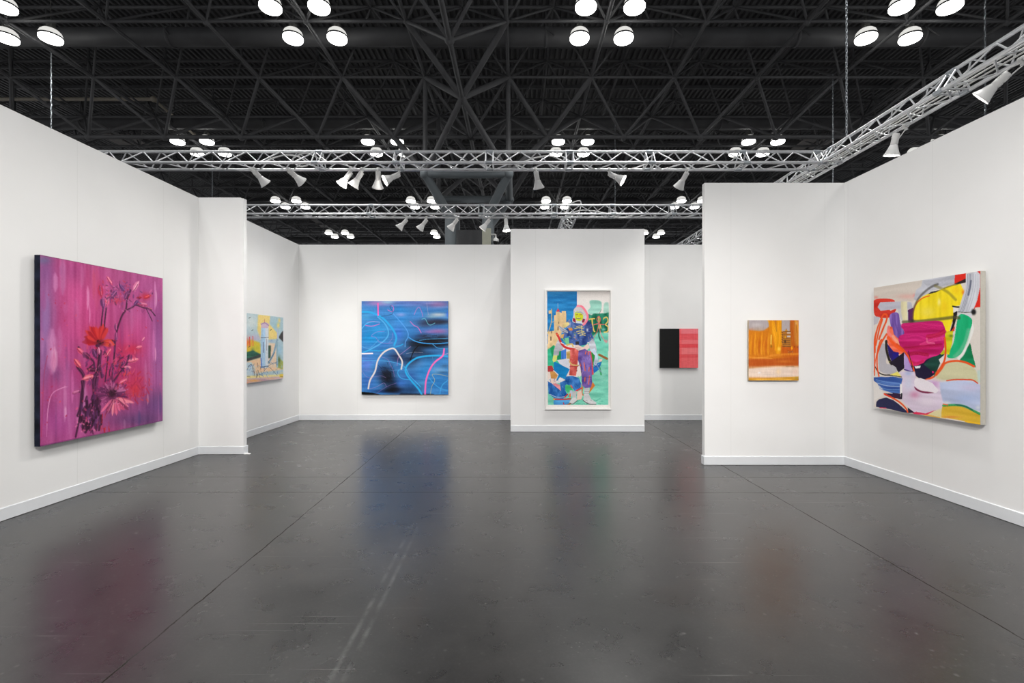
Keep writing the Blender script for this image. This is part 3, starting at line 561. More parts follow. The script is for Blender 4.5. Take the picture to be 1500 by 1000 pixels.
    P([(512, 400), (560, 378), (620, 385), (645, 430), (640, 490), (600, 525), (545, 522), (515, 480)], (206, 218, 30), 1, curve=True); P([(520, 400), (600, 372), (645, 400), (640, 430), (600, 400)], (170, 176, 180), 1)
    S([(530, 430), (560, 428)], 12, (170, 130, 60)); S([(590, 430), (625, 430)], 12, (170, 130, 60)); S([(575, 430), (578, 465)], 9, (222, 200, 40)); S([(535, 482), (575, 492), (610, 482)], 11, (90, 80, 50)); S([(545, 480), (600, 482)], 5, (230, 230, 210)); S([(540, 550), (620, 555)], 24, (206, 216, 222))
    # red bow and hands
    S([(215, 730), (250, 790), (290, 880), (350, 940), (430, 965), (510, 975)], 34, (210, 40, 44), streak=16); S([(205, 735), (255, 740)], 10, (232, 140, 60)); S([(285, 870), (330, 890)], 14, (232, 226, 226)); S([(380, 910), (460, 890), (480, 930)], 22, (222, 190, 110))
    P([(520, 850), (575, 850), (580, 900), (520, 905)], (44, 46, 54), 1)
    P([(510, 930), (560, 905), (640, 940), (720, 890), (740, 960), (640, 1010), (540, 1000)], (236, 208, 196), 1, curve=True); S([(520, 945), (600, 960)], 5, (130, 90, 90)); S([(515, 975), (590, 985)], 5, (130, 90, 90))
    # legs
    A.view(795, 508, 10.305)
    P([(410, 30), (480, 0), (540, 40), (530, 180), (520, 290), (500, 420), (390, 410), (410, 280), (400, 150)], (226, 110, 104), 2, tex=24, tdir=2); SC(40, (400, 30, 530, 400), [(206, 60, 56), (240, 150, 140), (220, 80, 60)], (6, 12), .5, None, 26)
    P([(350, 60), (410, 40), (410, 160), (360, 170)], (196, 160, 90), 3, tex=20); S([(390, 190), (440, 250), (540, 262)], 20, (214, 180, 110)); S([(405, 280), (530, 275)], 12, (170, 60, 60))
    PU = (116, 90, 168)
    P([(540, 40), (640, 10), (710, 60), (740, 180), (745, 300), (745, 420), (750, 520), (730, 600), (640, 605), (590, 560), (585, 420), (570, 300), (530, 180)], PU, 2, tex=22, tdir=2); SC(60, (550, 60, 740, 590), [(90, 66, 140), (150, 124, 196), (80, 60, 130)], (6, 12), .5, None, 30)
    for a_, b_ in [((625, 220), (640, 340)), ((570, 230), (572, 270)), ((710, 420), (695, 550)), ((690, 50), (690, 100)), ((655, 50), (645, 90)), ((705, 290), (700, 350)), ((640, 440), (636, 500))]: S([a_, b_], 13, (236, 110, 50))
    S([(560, 190), (600, 320)], 12, (60, 46, 110), a=.7); S([(590, 440), (740, 440)], 9, (70, 50, 120), a=.6)
    # blue box
    P([(205, 180), (385, 160), (405, 320), (250, 240)], (206, 208, 220), 1, tex=8); P([(160, 200), (405, 320), (345, 430), (340, 480), (250, 440), (205, 500), (190, 490), (230, 400), (150, 330)], (10, 134, 200), 1, tex=10)
    P([(150, 110), (210, 110), (200, 190), (150, 215), (135, 180)], (216, 222, 120), 1); P([(160, 20), (250, 0), (230, 110), (150, 110)], (184, 186, 196), 1, tex=14)
    S([(520, 340), (580, 360)], 22, (80, 80, 70)); P([(520, 290), (570, 320), (585, 400), (560, 440), (520, 400)], (236, 226, 222), 1)
    # crouching child
    P([(60, 270), (130, 265), (155, 330), (140, 355), (62, 360)], (184, 62, 66), 2, tex=10); P([(62, 360), (100, 360), (100, 450), (62, 480)], (240, 220, 210), 2); P([(95, 355), (160, 350), (215, 410), (190, 470), (110, 460)], (206, 146, 74), 2, tex=14)
    P([(100, 460), (190, 465), (200, 520), (130, 545), (95, 520)], (244, 214, 200), 2); A.blob(265, 480, 36, 34, (230, 230, 236), 1, p=2); S([(200, 510), (260, 500)], 22, (226, 226, 232))
    P([(60, 500), (130, 540), (265, 650), (250, 520), (330, 490), (340, 430), (440, 420), (540, 450), (580, 540), (570, 600), (480, 650), (440, 600), (350, 545), (330, 640), (360, 700), (300, 770), (160, 760), (70, 690)], (44, 110, 186), 1, tex=24, tdir=2); SC(110, (80, 430, 560, 740), [(90, 160, 216), (20, 70, 150), (130, 186, 226)], (5, 9), .5, 1.2, 30)
    P([(130, 545), (180, 530), (250, 560), (265, 650)], (236, 150, 160), 1, tex=8)
    P([(330, 560), (420, 560), (450, 640), (360, 680), (330, 620)], (70, 190, 120), 3, tex=14); S([(420, 570), (440, 600)], 20, (226, 90, 100)); P([(400, 640), (440, 640), (440, 720), (400, 750)], (190, 200, 220), 2); P([(392, 690), (420, 690), (415, 750), (392, 745)], (232, 130, 50), 1)
    S([(500, 650), (580, 610)], 22, (216, 54, 66)); S([(150, 775), (300, 780), (410, 770)], 20, (204, 44, 56)); S([(320, 750), (370, 700)], 18, (204, 44, 56)); A.blob(155, 780, 14, 14, (240, 200, 60), 1, p=2); P([(150, 790), (300, 790), (410, 790), (380, 850), (290, 885), (150, 885)], (60, 140, 200), 1, tex=20)
    S([(90, 700), (200, 745), (320, 740)], 9, (210, 226, 240), a=.8); S([(300, 830), (320, 885)], 12, (196, 40, 56))
    S([(280, 885), (360, 870), (430, 830)], 26, (170, 100, 50))
    # bare leg, shoes
    P([(520, 660), (580, 640), (600, 720), (580, 780), (510, 790)], (240, 206, 190), 2); P([(440, 660), (510, 650), (500, 740), (515, 800), (440, 850), (390, 830), (440, 760)], (206, 206, 206), 2, tex=14); P([(625, 610), (705, 600), (700, 700), (740, 780), (820, 830), (800, 860), (700, 850), (610, 800), (625, 700)], (212, 212, 214), 2, tex=12)
    S([(630, 660), (700, 660)], 6, (80, 80, 84)); S([(630, 685), (700, 685)], 6, (80, 80, 84)); S([(610, 795), (700, 850), (810, 855)], 12, (90, 86, 90)); S([(400, 835), (450, 850), (515, 800)], 10, (80, 80, 84)); SC(20, (620, 760, 800, 840), [(120, 116, 120), (230, 228, 228)], (4, 7), .7, .4, 22)
    S([(800, 215), (850, 300), (900, 370)], 12, (130, 160, 180)); P([(790, 0), (830, 100), (850, 200), (800, 270), (770, 230), (800, 120), (720, 30)], (190, 206, 224), 1, tex=14)
    SC(14, (780, 220, 860, 280), [(70, 70, 150), (220, 220, 236)], (5, 8), .8, 1.2, 20)
    # paper edges stay blank
    A.view(795, 420, 10.867)
    PW = (232, 228, 224)
    P([(0, 0), (66, 0), (62, 1100), (60, 1905), (0, 1910)], PW); P([(0, 0), (1120, 0), (1120, 64), (0, 64)], PW)
    P([(1064, 60), (1150, 60), (1150, 1950), (1058, 1950), (1058, 1000)], PW); P([(0, 1868), (1150, 1868), (1150, 1960), (0, 1960)], PW)
    A.shade(5, 120, 200)
    return A
# ---------------------------------------------------------------- scene
import bpy, bmesh, random
from mathutils import Vector, Matrix
SC_ = bpy.context.scene; COL = SC_.collection
R = random.Random(7)
EYE = 1.535; H = 3.66; F = 708.0

# ---- materials
def nmat(name):
    m = bpy.data.materials.new(name); m.use_nodes = True
    nt = m.node_tree; b = nt.nodes['Principled BSDF']
    return m, nt, b
def lin(c): return tuple(((x/255)/12.92 if x/255 <= .04045 else ((x/255+.055)/1.055)**2.4) for x in c)+(1,)
def plain(name, col, rough=.5, metal=0, var=.06, scale=8, spec=.5, bump=0):
    m, nt, b = nmat(name)
    tc = nt.nodes.new('ShaderNodeTexCoord'); n = nt.nodes.new('ShaderNodeTexNoise'); n.inputs['Scale'].default_value = scale; n.inputs['Detail'].default_value = 4
    r = nt.nodes.new('ShaderNodeValToRGB')
    r.color_ramp.elements[0].position = .3; r.color_ramp.elements[1].position = .7
    r.color_ramp.elements[0].color = tuple(c*(1-var) for c in col[:3])+(1,); r.color_ramp.elements[1].color = tuple(min(1, c*(1+var)) for c in col[:3])+(1,)
    nt.links.new(tc.outputs['Object'], n.inputs['Vector']); nt.links.new(n.outputs['Fac'], r.inputs['Fac']); nt.links.new(r.outputs['Color'], b.inputs['Base Color'])
    b.inputs['Roughness'].default_value = rough; b.inputs['Metallic'].default_value = metal; b.inputs['Specular IOR Level'].default_value = spec
    if bump:
        bp = nt.nodes.new('ShaderNodeBump'); bp.inputs['Strength'].default_value = bump; bp.inputs['Distance'].default_value = .01
        nt.links.new(n.outputs['Fac'], bp.inputs['Height']); nt.links.new(bp.outputs['Normal'], b.inputs['Normal'])
    return m
def emit(name, col, s):
    m, nt, b = nmat(name); b.inputs['Base Color'].default_value = (.8, .8, .8, 1); b.inputs['Emission Color'].default_value = col; b.inputs['Emission Strength'].default_value = s
    return m
def wall_mat(name, axis, off):
    """white painted panels with faint joints every 1.22 m along one axis"""
    m, nt, b = nmat(name); N = nt.nodes.new; Lk = nt.links.new
    g = N('ShaderNodeNewGeometry'); sp = N('ShaderNodeSeparateXYZ'); Lk(g.outputs['Position'], sp.inputs[0])
    a = N('ShaderNodeMath'); a.operation = 'ADD'; a.inputs[1].default_value = 100*1.22-off; Lk(sp.outputs[axis], a.inputs[0])
    d = N('ShaderNodeMath'); d.operation = 'DIVIDE'; d.inputs[1].default_value = 1.22; Lk(a.outputs[0], d.inputs[0])
    fr = N('ShaderNodeMath'); fr.operation = 'FRACT'; Lk(d.outputs[0], fr.inputs[0])
    s = N('ShaderNodeMath'); s.operation = 'SUBTRACT'; s.inputs[1].default_value = .5; Lk(fr.outputs[0], s.inputs[0])
    ab = N('ShaderNodeMath'); ab.operation = 'ABSOLUTE'; Lk(s.outputs[0], ab.inputs[0])
    gt = N('ShaderNodeMath'); gt.operation = 'GREATER_THAN'; gt.inputs[1].default_value = .5-.0035/1.22; Lk(ab.outputs[0], gt.inputs[0])
    no = N('ShaderNodeTexNoise'); no.inputs['Scale'].default_value = 1.3; no.inputs['Detail'].default_value = 5
    Lk(g.outputs['Position'], no.inputs['Vector'])
    r = N('ShaderNodeValToRGB'); r.color_ramp.elements[0].position = .35; r.color_ramp.elements[1].position = .65
    r.color_ramp.elements[0].color = (.775, .775, .77, 1); r.color_ramp.elements[1].color = (.80, .80, .797, 1); Lk(no.outputs['Fac'], r.inputs['Fac'])
    mx = N('ShaderNodeMix'); mx.data_type = 'RGBA'; mx.inputs[7].default_value = (.735, .735, .728, 1); Lk(gt.outputs[0], mx.inputs[0]); Lk(r.outputs['Color'], mx.inputs[6])
    Lk(mx.outputs[2], b.inputs['Base Color']); b.inputs['Roughness'].default_value = .75; b.inputs['Specular IOR Level'].default_value = .25
    n2 = N('ShaderNodeTexNoise'); n2.inputs['Scale'].default_value = 160; Lk(g.outputs['Position'], n2.inputs['Vector'])
    bp = N('ShaderNodeBump'); bp.inputs['Strength'].default_value = .06; bp.inputs['Distance'].default_value = .002; Lk(n2.outputs['Fac'], bp.inputs['Height']); Lk(bp.outputs['Normal'], b.inputs['Normal'])
    return m
WX = wall_mat('wall paint x', 0, .35); WY = wall_mat('wall paint y', 1, 4.99)
BASE = plain('baseboard paint', (.69, .71, .735), .45, var=.02)
EDGE = plain('wall end paint', (.80, .80, .80), .6, var=.02)

def floor_mat():
    m, nt, b = nmat('sealed dark concrete'); N = nt.nodes.new; Lk = nt.links.new
    g = N('ShaderNodeNewGeometry'); P = g.outputs['Position']; sp = N('ShaderNodeSeparateXYZ'); Lk(P, sp.inputs[0])
    def math_(op, a, b_=None, c=None):
        x = N('ShaderNodeMath'); x.operation = op
        for i, v in enumerate((a, b_, c)):
            if v is None: continue
            if isinstance(v, (int, float)): x.inputs[i].default_value = v
            else: Lk(v, x.inputs[i])
        return x.outputs[0]
    def noise(scale, det=4, rough=.6, dist=0, vec=None):
        n = N('ShaderNodeTexNoise'); n.inputs['Scale'].default_value = scale; n.inputs['Detail'].default_value = det; n.inputs['Roughness'].default_value = rough; n.inputs['Distortion'].default_value = dist
        Lk(vec or P, n.inputs['Vector']); return n.outputs['Fac']
    def ramp(v, p0, p1):
        r = N('ShaderNodeMapRange'); r.inputs[1].default_value = p0; r.inputs[2].default_value = p1; Lk(v, r.inputs[0]); return r.outputs[0]
    big = noise(.55, 5, .6, .6); mid = noise(4, 6, .65, .3); fine = noise(60, 3, .7)
    cr = N('ShaderNodeValToRGB'); e = cr.color_ramp.elements
    e[0].position = .3; e[0].color = (.015, .0145, .015, 1); e[1].position = .7; e[1].color = (.030, .0285, .028, 1); Lk(big, cr.inputs['Fac'])
    def mixc(fac, c1, c2, mode='MIX'):
        x = N('ShaderNodeMix'); x.data_type = 'RGBA'; x.blend_type = mode
        for i, v in ((0, fac), (6, c1), (7, c2)):
            if isinstance(v, (tuple, int, float)): x.inputs[i].default_value = v
            else: Lk(v, x.inputs[i])
        return x.outputs[2]
    c = mixc(math_('MULTIPLY', ramp(mid, .3, .8), .3), cr.outputs['Color'], (.046, .042, .040, 1))
    c = mixc(math_('MULTIPLY', ramp(fine, .5, .72), .25), c, (.065, .065, .065, 1))
    # brownish stain patches
    st = math_('MULTIPLY', ramp(noise(1.1, 5, .6, 1.2), .56, .72), .4)
    c = mixc(st, c, (.038, .029, .024, 1))
    # pale scuff dots, gathered in patches
    v = N('ShaderNodeTexVoronoi'); v.feature = 'F1'; v.inputs['Scale'].default_value = 13; v.inputs['Randomness'].default_value = 1
    dn = noise(9, 4, .6)
    Lk(P, v.inputs['Vector'])
    spt = math_('MULTIPLY', ramp(math_('ADD', v.outputs['Distance'], math_('MULTIPLY', fine, .10)), .235, .13), math_('MULTIPLY', ramp(noise(1.7, 4, .6), .42, .56), ramp(dn, .42, .56)))
    v2 = N('ShaderNodeTexVoronoi'); v2.inputs['Scale'].default_value = 34; Lk(P, v2.inputs['Vector'])
    sp2 = math_('MULTIPLY', ramp(v2.outputs['Distance'], .24, .10), math_('MULTIPLY', ramp(noise(2.3, 5, .65, .5), .5, .66), ramp(noise(14, 3, .6), .45, .6)))
    spt = math_('MULTIPLY', math_('MAXIMUM', math_('MULTIPLY', spt, .55), sp2), math_('ADD', .25, math_('MULTIPLY', fine, .75)))
    c = mixc(math_('MULTIPLY', spt, .7), c, (.26, .25, .24, 1))
    # long scratches : thin bands of stretched noise in three directions
    for ang, th, seed in ((.12, .62, 0), (1.45, .64, 7), (2.4, .65, 13), (.9, .66, 21)):
        mp = N('ShaderNodeMapping'); mp.inputs['Rotation'].default_value = (0, 0, ang); mp.inputs['Scale'].default_value = (.55, 55, 1); mp.inputs['Location'].default_value = (seed, seed, 0)
        mp.vector_type = 'TEXTURE' if False else 'POINT'
        Lk(P, mp.inputs['Vector'])
        n = noise(1, 1, .5, 0, mp.outputs[0])
        k = math_('MULTIPLY', ramp(n, th+.10, th+.14), ramp(noise(.9+ang*.2, 3, .6), .48, .6))
        c = mixc(math_('MULTIPLY', k, .7), c, (.17, .165, .16, 1))
    # pale worn track running toward the camera
    tr = math_('ABSOLUTE', math_('SUBTRACT', math_('ADD', sp.outputs[0], math_('MULTIPLY', sp.outputs[1], .02)), -.78))
    tk = math_('MULTIPLY', ramp(math_('ABSOLUTE', math_('SUBTRACT', tr, .03)), .02, .004), math_('MULTIPLY', ramp(sp.outputs[1], 4.3, 3.6), ramp(noise(6, 5, .7), .4, .62)))
    c = mixc(math_('MULTIPLY', tk, .5), c, (.14, .14, .135, 1))
    # cracks
    wv = noise(3, 3, .6)
    # saw-cut joints
    wob = math_('MULTIPLY', math_('SUBTRACT', noise(5, 4, .7), .5), .03)
    def joint(coord, at, slope=0, w=.0065):
        o = sp.outputs[1-coord]
        q = math_('SUBTRACT', math_('ADD', math_('ADD', sp.outputs[coord], math_('MULTIPLY', o, -slope)), wob), at)
        return ramp(math_('ABSOLUTE', q), w, w*.35)
    js = [joint(1, 5.68, -.004), joint(1, 5.085, -.004), joint(0, -1.84, -.023), joint(0, 2.66, 0.0)]
    J = js[0]
    for x in js[1:]: J = math_('MAXIMUM', J, x)
    J = math_('MULTIPLY', J, ramp(noise(2.2, 5, .7), .3, .55)); c = mixc(math_('MULTIPLY', J, .8), c, (.020, .015, .011, 1))
    Lk(c, b.inputs['Base Color'])
    ro = math_('ADD', .225, math_('MULTIPLY', mid, .12)); ro = math_('ADD', ro, math_('MULTIPLY', spt, .2)); ro = math_('ADD', ro, math_('MULTIPLY', J, .5)); Lk(math_('MULTIPLY', math_('SUBTRACT', 1, math_('MULTIPLY', J, .95)), math_('ADD', .48, math_('MULTIPLY', ramp(mid, .25, .75), .16))), b.inputs['Specular IOR Level']); Lk(ro, b.inputs['Roughness'])
    b.inputs['Specular IOR Level'].default_value = .95
    bp = N('ShaderNodeBump'); bp.inputs['Strength'].default_value = .09; bp.inputs['Distance'].default_value = .004
    Lk(math_('SUBTRACT', math_('ADD', math_('MULTIPLY', fine, .35), math_('MULTIPLY', mid, .35)), math_('MULTIPLY', J, 2.0)), bp.inputs['Height']); Lk(bp.outputs['Normal'], b.inputs['Normal'])
    return m
FLOOR = floor_mat()
STEEL = plain('dark grey roof steel', (.115, .115, .12), .55, var=.15, scale=2)
STEELB = plain('grey column steel', (.19, .215, .23), .45, var=.06, scale=2)
DECK = plain('dark roof deck', (.12, .12, .124), .6, var=.25, scale=.8)
DUCT = plain('dark duct sheet', (.105, .105, .11), .5, var=.15, scale=1.5)
ALU = plain('aluminium truss', (.72, .73, .75), .32, .75, var=.06, scale=5)
LAMPW = plain('white lamp enamel', (.74, .74, .73), .4, var=.03)
ZINC = plain('zinc chain', (.42, .45, .48), .4, .7, var=.1)
DARKM = plain('dark metal', (.03, .03, .03), .4, .3)
HOUS = plain('lamp ballast grey', (.16, .16, .15), .5, .2)
GLOW = emit('lamp diffuser', (1, 1, .96, 1), 9.0)
DOMEG = emit('lamp prismatic reflector', (1, .99, .94, 1), .72)
BULB = emit('spot bulb', (1, .96, .9, 1), 30.0)
BULBD = emit('spot bulb turned away', (1, .96, .9, 1), 9.0)
PIPE = plain('cream pipe', (.5, .45, .37), .5)
PANELG = plain('grey ceiling panel', (.3, .28, .27), .6)
CABLE = plain('white cable', (.75, .75, .74), .4)
FRAMEW = plain('white frame lacquer', (.80, .79, .77), .4, var=.01)
LINEN = plain('bare canvas edge', (.42, .40, .35), .8, var=.05, scale=40)
DARKEDGE = plain('dark painted canvas edge', (.008, .010, .022), .7, var=.8, scale=9, spec=.12)
TANEDGE = plain('ochre painted canvas edge', (.45, .36, .24), .7, var=.3, scale=20)
BLKP = plain('black paint', (.004, .004, .004), .35, var=.3, scale=20, spec=.3)
GREYP = plain('grey infill', (.14, .14, .145), .6, var=.1, scale=1)

# ---- mesh helpers
class MB:
    def __init__(s): s.v = []; s.f = []; s.sm = []
    def add(s, v, f, sm=False):
        o = len(s.v); s.v += [tuple(p) for p in v]; s.f += [tuple(i+o for i in q) for q in f]; s.sm += [sm]*len(f)
    def box(s, x0, x1, y0, y1, z0, z1):
        s.add([(x0, y0, z0), (x1, y0, z0), (x1, y1, z0), (x0, y1, z0), (x0, y0, z1), (x1, y0, z1), (x1, y1, z1), (x0, y1, z1)],
              [(0, 3, 2, 1), (4, 5, 6, 7), (0, 1, 5, 4), (1, 2, 6, 5), (2, 3, 7, 6), (3, 0, 4, 7)])
    def tube(s, a, b, r, n=8, r2=None, cap=True):
        a = Vector(a); b = Vector(b); d = b-a
        if d.length < 1e-6: return
        d.normalize(); u = d.orthogonal().normalized(); w = d.cross(u); r2 = r if r2 is None else r2
        v = []
        for p, q in ((a, r), (b, r2)):
            for i in range(n):
                t = 2*math.pi*i/n; v.append(p+u*math.cos(t)*q+w*math.sin(t)*q)
        f = [(i, (i+1) % n, n+(i+1) % n, n+i) for i in range(n)]
        s.add(v, f, True)
        if cap: s.add(v, [tuple(range(n-1, -1, -1)), tuple(range(n, 2*n))])
    def path(s, pts, r, n=6):
        P = [Vector(p) for p in pts]; v = []; u = None
        for i, p in enumerate(P):
            d = (P[min(i+1, len(P)-1)]-P[max(i-1, 0)]).normalized()
            u = d.orthogonal().normalized() if u is None else (u-d*u.dot(d)).normalized()
            w = d.cross(u)
            for k in range(n): t = 2*math.pi*k/n; v.append(p+u*math.cos(t)*r+w*math.sin(t)*r)
        f = [(i*n+k, i*n+(k+1) % n, (i+1)*n+(k+1) % n, (i+1)*n+k) for i in range(len(P)-1) for k in range(n)]
        s.add(v, f, True)
    def lathe(s, prof, n=24, M=None, cap0=False, cap1=False):
        v = []
        for r, z in prof:
            for i in range(n):
                t = 2*math.pi*i/n; p = Vector((r*math.cos(t), r*math.sin(t), z)); v.append(M @ p if M else p)
        f = [(j*n+i, j*n+(i+1) % n, (j+1)*n+(i+1) % n, (j+1)*n+i) for j in range(len(prof)-1) for i in range(n)]
        s.add(v, f, True)
        if cap0: s.add(v[:n], [tuple(range(n-1, -1, -1))])
        if cap1: s.add(v[-n:], [tuple(range(n))])
    def ball(s, c, r, n=8):
        M = Matrix.Translation(Vector(c))
        s.lathe([(r*math.sin(math.pi*k/6)+1e-4, -r*math.cos(math.pi*k/6)) for k in range(7)], n, M)
    def build(s, name, mat, parent=None, loc=None):
        me = bpy.data.meshes.new(name)
        o_ = Vector(loc) if loc else Vector((0, 0, 0))
        me.from_pydata([(p[0]-o_.x, p[1]-o_.y, p[2]-o_.z) for p in s.v], [], s.f)
        me.polygons.foreach_set('use_smooth', s.sm); me.update()
        me.materials.append(mat)
        o = bpy.data.objects.new(name, me); COL.objects.link(o); o.location = o_
        if parent: o.parent = parent
        return o
def tag(o, label=None, cat=None, group=None, kind=None):
    for k, v in (('label', label), ('category', cat), ('group', group), ('kind', kind)):
        if v: o[k] = v
    return o
def empty(name, loc=(0, 0, 0), rz=0, label=None, cat=None, group=None):
    o = bpy.data.objects.new(name, None); o.empty_display_size = .1; COL.objects.link(o); o.location = loc; o.rotation_euler = (0, 0, rz)
    return tag(o, label, cat, group)
def copy_tree(o, parent=None):
    c = o.copy(); COL.objects.link(c)
    if parent: c.parent = parent
    for ch in [x for x in o.children]: copy_tree(ch, c)
    return c
def struct(name, mb, mat): return tag(mb.build(name, mat), kind='structure')

# ---- the booth walls
T = .08
def box_struct(name, dims, mat):
    m = MB(); m.box(*dims); return struct(name, m, mat)
fl = MB(); fl.add([(-40, -14, 0), (40, -14, 0), (40, 62, 0), (-40, 62, 0)], [(0, 1, 2, 3)]); struct('floor', fl, FLOOR)
XL = -4.53
box_struct('wall_left', (XL-T, XL, -1.2, 10.08+T, 0, H), WY)
box_struct('wall_left_return', (XL, -3.93, 6.89, 6.89+T, 0, H), WX)
box_struct('wall_left_end', (-3.93, -3.885, 6.89, 6.89+T, 0, H-.012), EDGE)
box_struct('wall_back', (XL, 6.5, 10.08, 10.08+T, 0, H), WX)
cw = MB(); cw.box(-.099, 2.317, 8.725, 8.725+T, 0, H); cw.box(-.099, -.099+T, 8.725+T, 10.08, 0, H); cw.box(2.317-T, 2.317, 8.725+T, 10.08, 0, H)
struct('wall_centre', cw, WX)
box_struct('wall_right_return', (2.447, 4.262, 6.275, 6.275+T, 0, H), WX)
# right wall, turned 1.7 degrees
A0 = Vector((4.262, 6.275+T)); sl = -.0288
def RX(y): return 4.262+(6.275-y)*.0288
rw = MB(); y0, y1 = -1.2, 6.275+T
rw.add([(RX(y0), y0, 0), (RX(y1), y1, 0), (RX(y1)+T, y1, 0), (RX(y0)+T, y0, 0), (RX(y0), y0, H), (RX(y1), y1, H), (RX(y1)+T, y1, H), (RX(y0)+T, y0, H)],
       [(0, 1, 2, 3), (4, 7, 6, 5), (0, 4, 5, 1), (1, 5, 6, 2), (2, 6, 7, 3), (3, 7, 4, 0)])
struct('wall_right', rw, WY)
box_struct('wall_right_back', (6.4, 6.4+T, 6.5, 10.08, 0, H), WY)
# skirting
def skirt(name, segs, h=.115, t=.012):
    m = MB()
    for (xa, ya, xb, yb) in segs:
        d = Vector((xb-xa, yb-ya, 0)).normalized(); n = Vector((d.y, -d.x, 0))*t     # to the right of travel
        a = Vector((xa, ya, 0)); b = Vector((xb, yb, 0))
        q = [(0, .004), (1, .004), (1, h-.006), (.5, h), (0, h)]
        v = [a+n*k+Vector((0, 0, z)) for k, z in q]+[b+n*k+Vector((0, 0, z)) for k, z in q]
        m.add(v, [(i, (i+1) % 5, 5+(i+1) % 5, 5+i) for i in range(5)]+[(4, 3, 2, 1, 0), (5, 6, 7, 8, 9)])
    return struct(name, m, BASE)
skirt('baseboard_left', [(XL, -1.2, XL, 6.878), (XL, 6.97, XL, 10.07)])
skirt('baseboard_left_return', [(XL, 6.89, -3.885, 6.89), (-3.885, 6.878, -3.885, 6.982)])
skirt('baseboard_back', [(XL, 10.08, -.1, 10.08), (2.317, 10.08, 6.4, 10.08)])
skirt('baseboard_centre', [(-.099, 8.725, 2.317, 8.725)])
skirt('baseboard_right_return', [(2.447, 6.275, 4.262, 6.275), (2.447, 6.355, 2.447, 6.263)])
skirt('baseboard_right', [(RX(6.263), 6.263, RX(-1.2), -1.2)])

m = MB(); m.add([(-3.872, 6.87, .002), (-3.795, 6.885, .002), (-3.80, 6.93, .002), (-3.872, 6.945, .002), (-3.872, 6.87, .014), (-3.797, 6.886, .010), (-3.802, 6.928, .010), (-3.872, 6.945, .014)],
    [(0, 3, 2, 1), (4, 5, 6, 7), (0, 1, 5, 4), (1, 2, 6, 5), (2, 3, 7, 6), (3, 0, 4, 7)])
tag(m.build('floor_plate', EDGE, loc=(-3.84, 6.9, .002)), 'small white plate on the floor at the foot of the left return wall', 'plate')
# ---- roof: corrugated deck, space frame, column
ZU = EYE+9.9; ZC = EYE+11.4; ZA = EYE+8.36; ZD = EYE+12.05
dk = MB(); x = -40.0; xs = []
while x < 40: xs += [(x, 0), (x+.09, 0), (x+.115, .10), (x+.205, .10)]; x += .23
v = [(a, -14, ZD+b) for a, b in xs]+[(a, 62, ZD+b) for a, b in xs]; n = len(xs)
dk.add(v, [(i, n+i, n+i+1, i+1) for i in range(n-1)])
dko = struct('ceiling', dk, DECK)
G = 3.05
UX = [-.29+G*k for k in range(-8, 9)]; UY = [14.72+G*k for k in range(-1, 13)]
CX = [-1.815+G*k for k in range(-7, 9)]; CY = [16.245+G*k for k in range(-1, 12)]
sf = empty('space_frame', (0, 0, ZU), 0, 'dark grey tubular space frame of triangles carrying the corrugated hall roof', 'roof structure')
def sfb(m, name): 
    o = m.build(name, STEEL); o.parent = sf; o.location = (0, 0, -ZU); return o
for y in UY:
    m = MB(); m.tube((UX[0], y, ZU), (UX[-1], y, ZU), .052, 6)
    for xx in UX: m.ball((xx, y, ZU), .105, 8)
    sfb(m, 'lower_chord')
for xx in UX: m = MB(); m.tube((xx, UY[0], ZU), (xx, UY[-1], ZU), .062, 6); sfb(m, 'lower_chord')
for y in CY: m = MB(); m.tube((CX[0], y, ZC), (CX[-1], y, ZC), .06, 6); m.box(CX[0], CX[-1], y-.05, y+.05, ZD-.14, ZD); sfb(m, 'upper_chord')
for xx in CX: m = MB(); m.tube((xx, CY[0], ZC), (xx, CY[-1], ZC), .06, 6); sfb(m, 'upper_chord')
for y in UY[1:]: m = MB(); m.box(CX[0], CX[-1], y-.025, y+.025, ZD-.08, ZD); sfb(m, 'purlin')
for j, y in enumerate(CY):
    m = MB()
    for xx in CX:
        for dx in (-1, 1):
            for dy in (-1, 1): m.tube((xx, y, ZC), (xx+dx*G/2, y+dy*G/2, ZU), .040, 5, cap=False)
        m.tube((xx, y, ZC), (xx, y, ZD), .05, 5, cap=False)
    sfb(m, 'web_brace')
# girders below the frame along the column lines
m = MB()
for xx in CX:
    for dx in (-1, 1):
        for dy in (-1, 1):
            thick = abs(xx+1.815) < 3.2
            m.tube((xx, 19.295, ZA), (xx+dx*G/2, 19.295+dy*G/2, ZU), .095 if thick and abs(xx+1.815) > 1 else .055, 7, cap=False)
m.tube((CX[0], 19.295, ZA), (CX[-1], 19.295, ZA), .085, 8)
for xx in CX: m.ball((xx, 19.295, ZA), .14, 8)
sfb(m, 'column_line_girder')
m = MB()
for y in [13.195]+CY[1:]:
    for dx in (-1, 1):
        for dy in (-1, 1):
            k = .10 if abs(abs(y-19.295)-3.05) < .1 else .055
            if y == 19.295: continue
            m.tube((-1.815, y, ZA), (-1.815+dx*G/2, y+dy*G/2, ZU), k, 7, cap=False)
m.tube((-1.815, 13.195-6.1, ZA), (-1.815, CY[-1], ZA), .075, 8)
for y in [13.195]+CY[1:]: m.ball((-1.815, y, ZA), .14, 8)
sfb(m, 'column_line_girder')
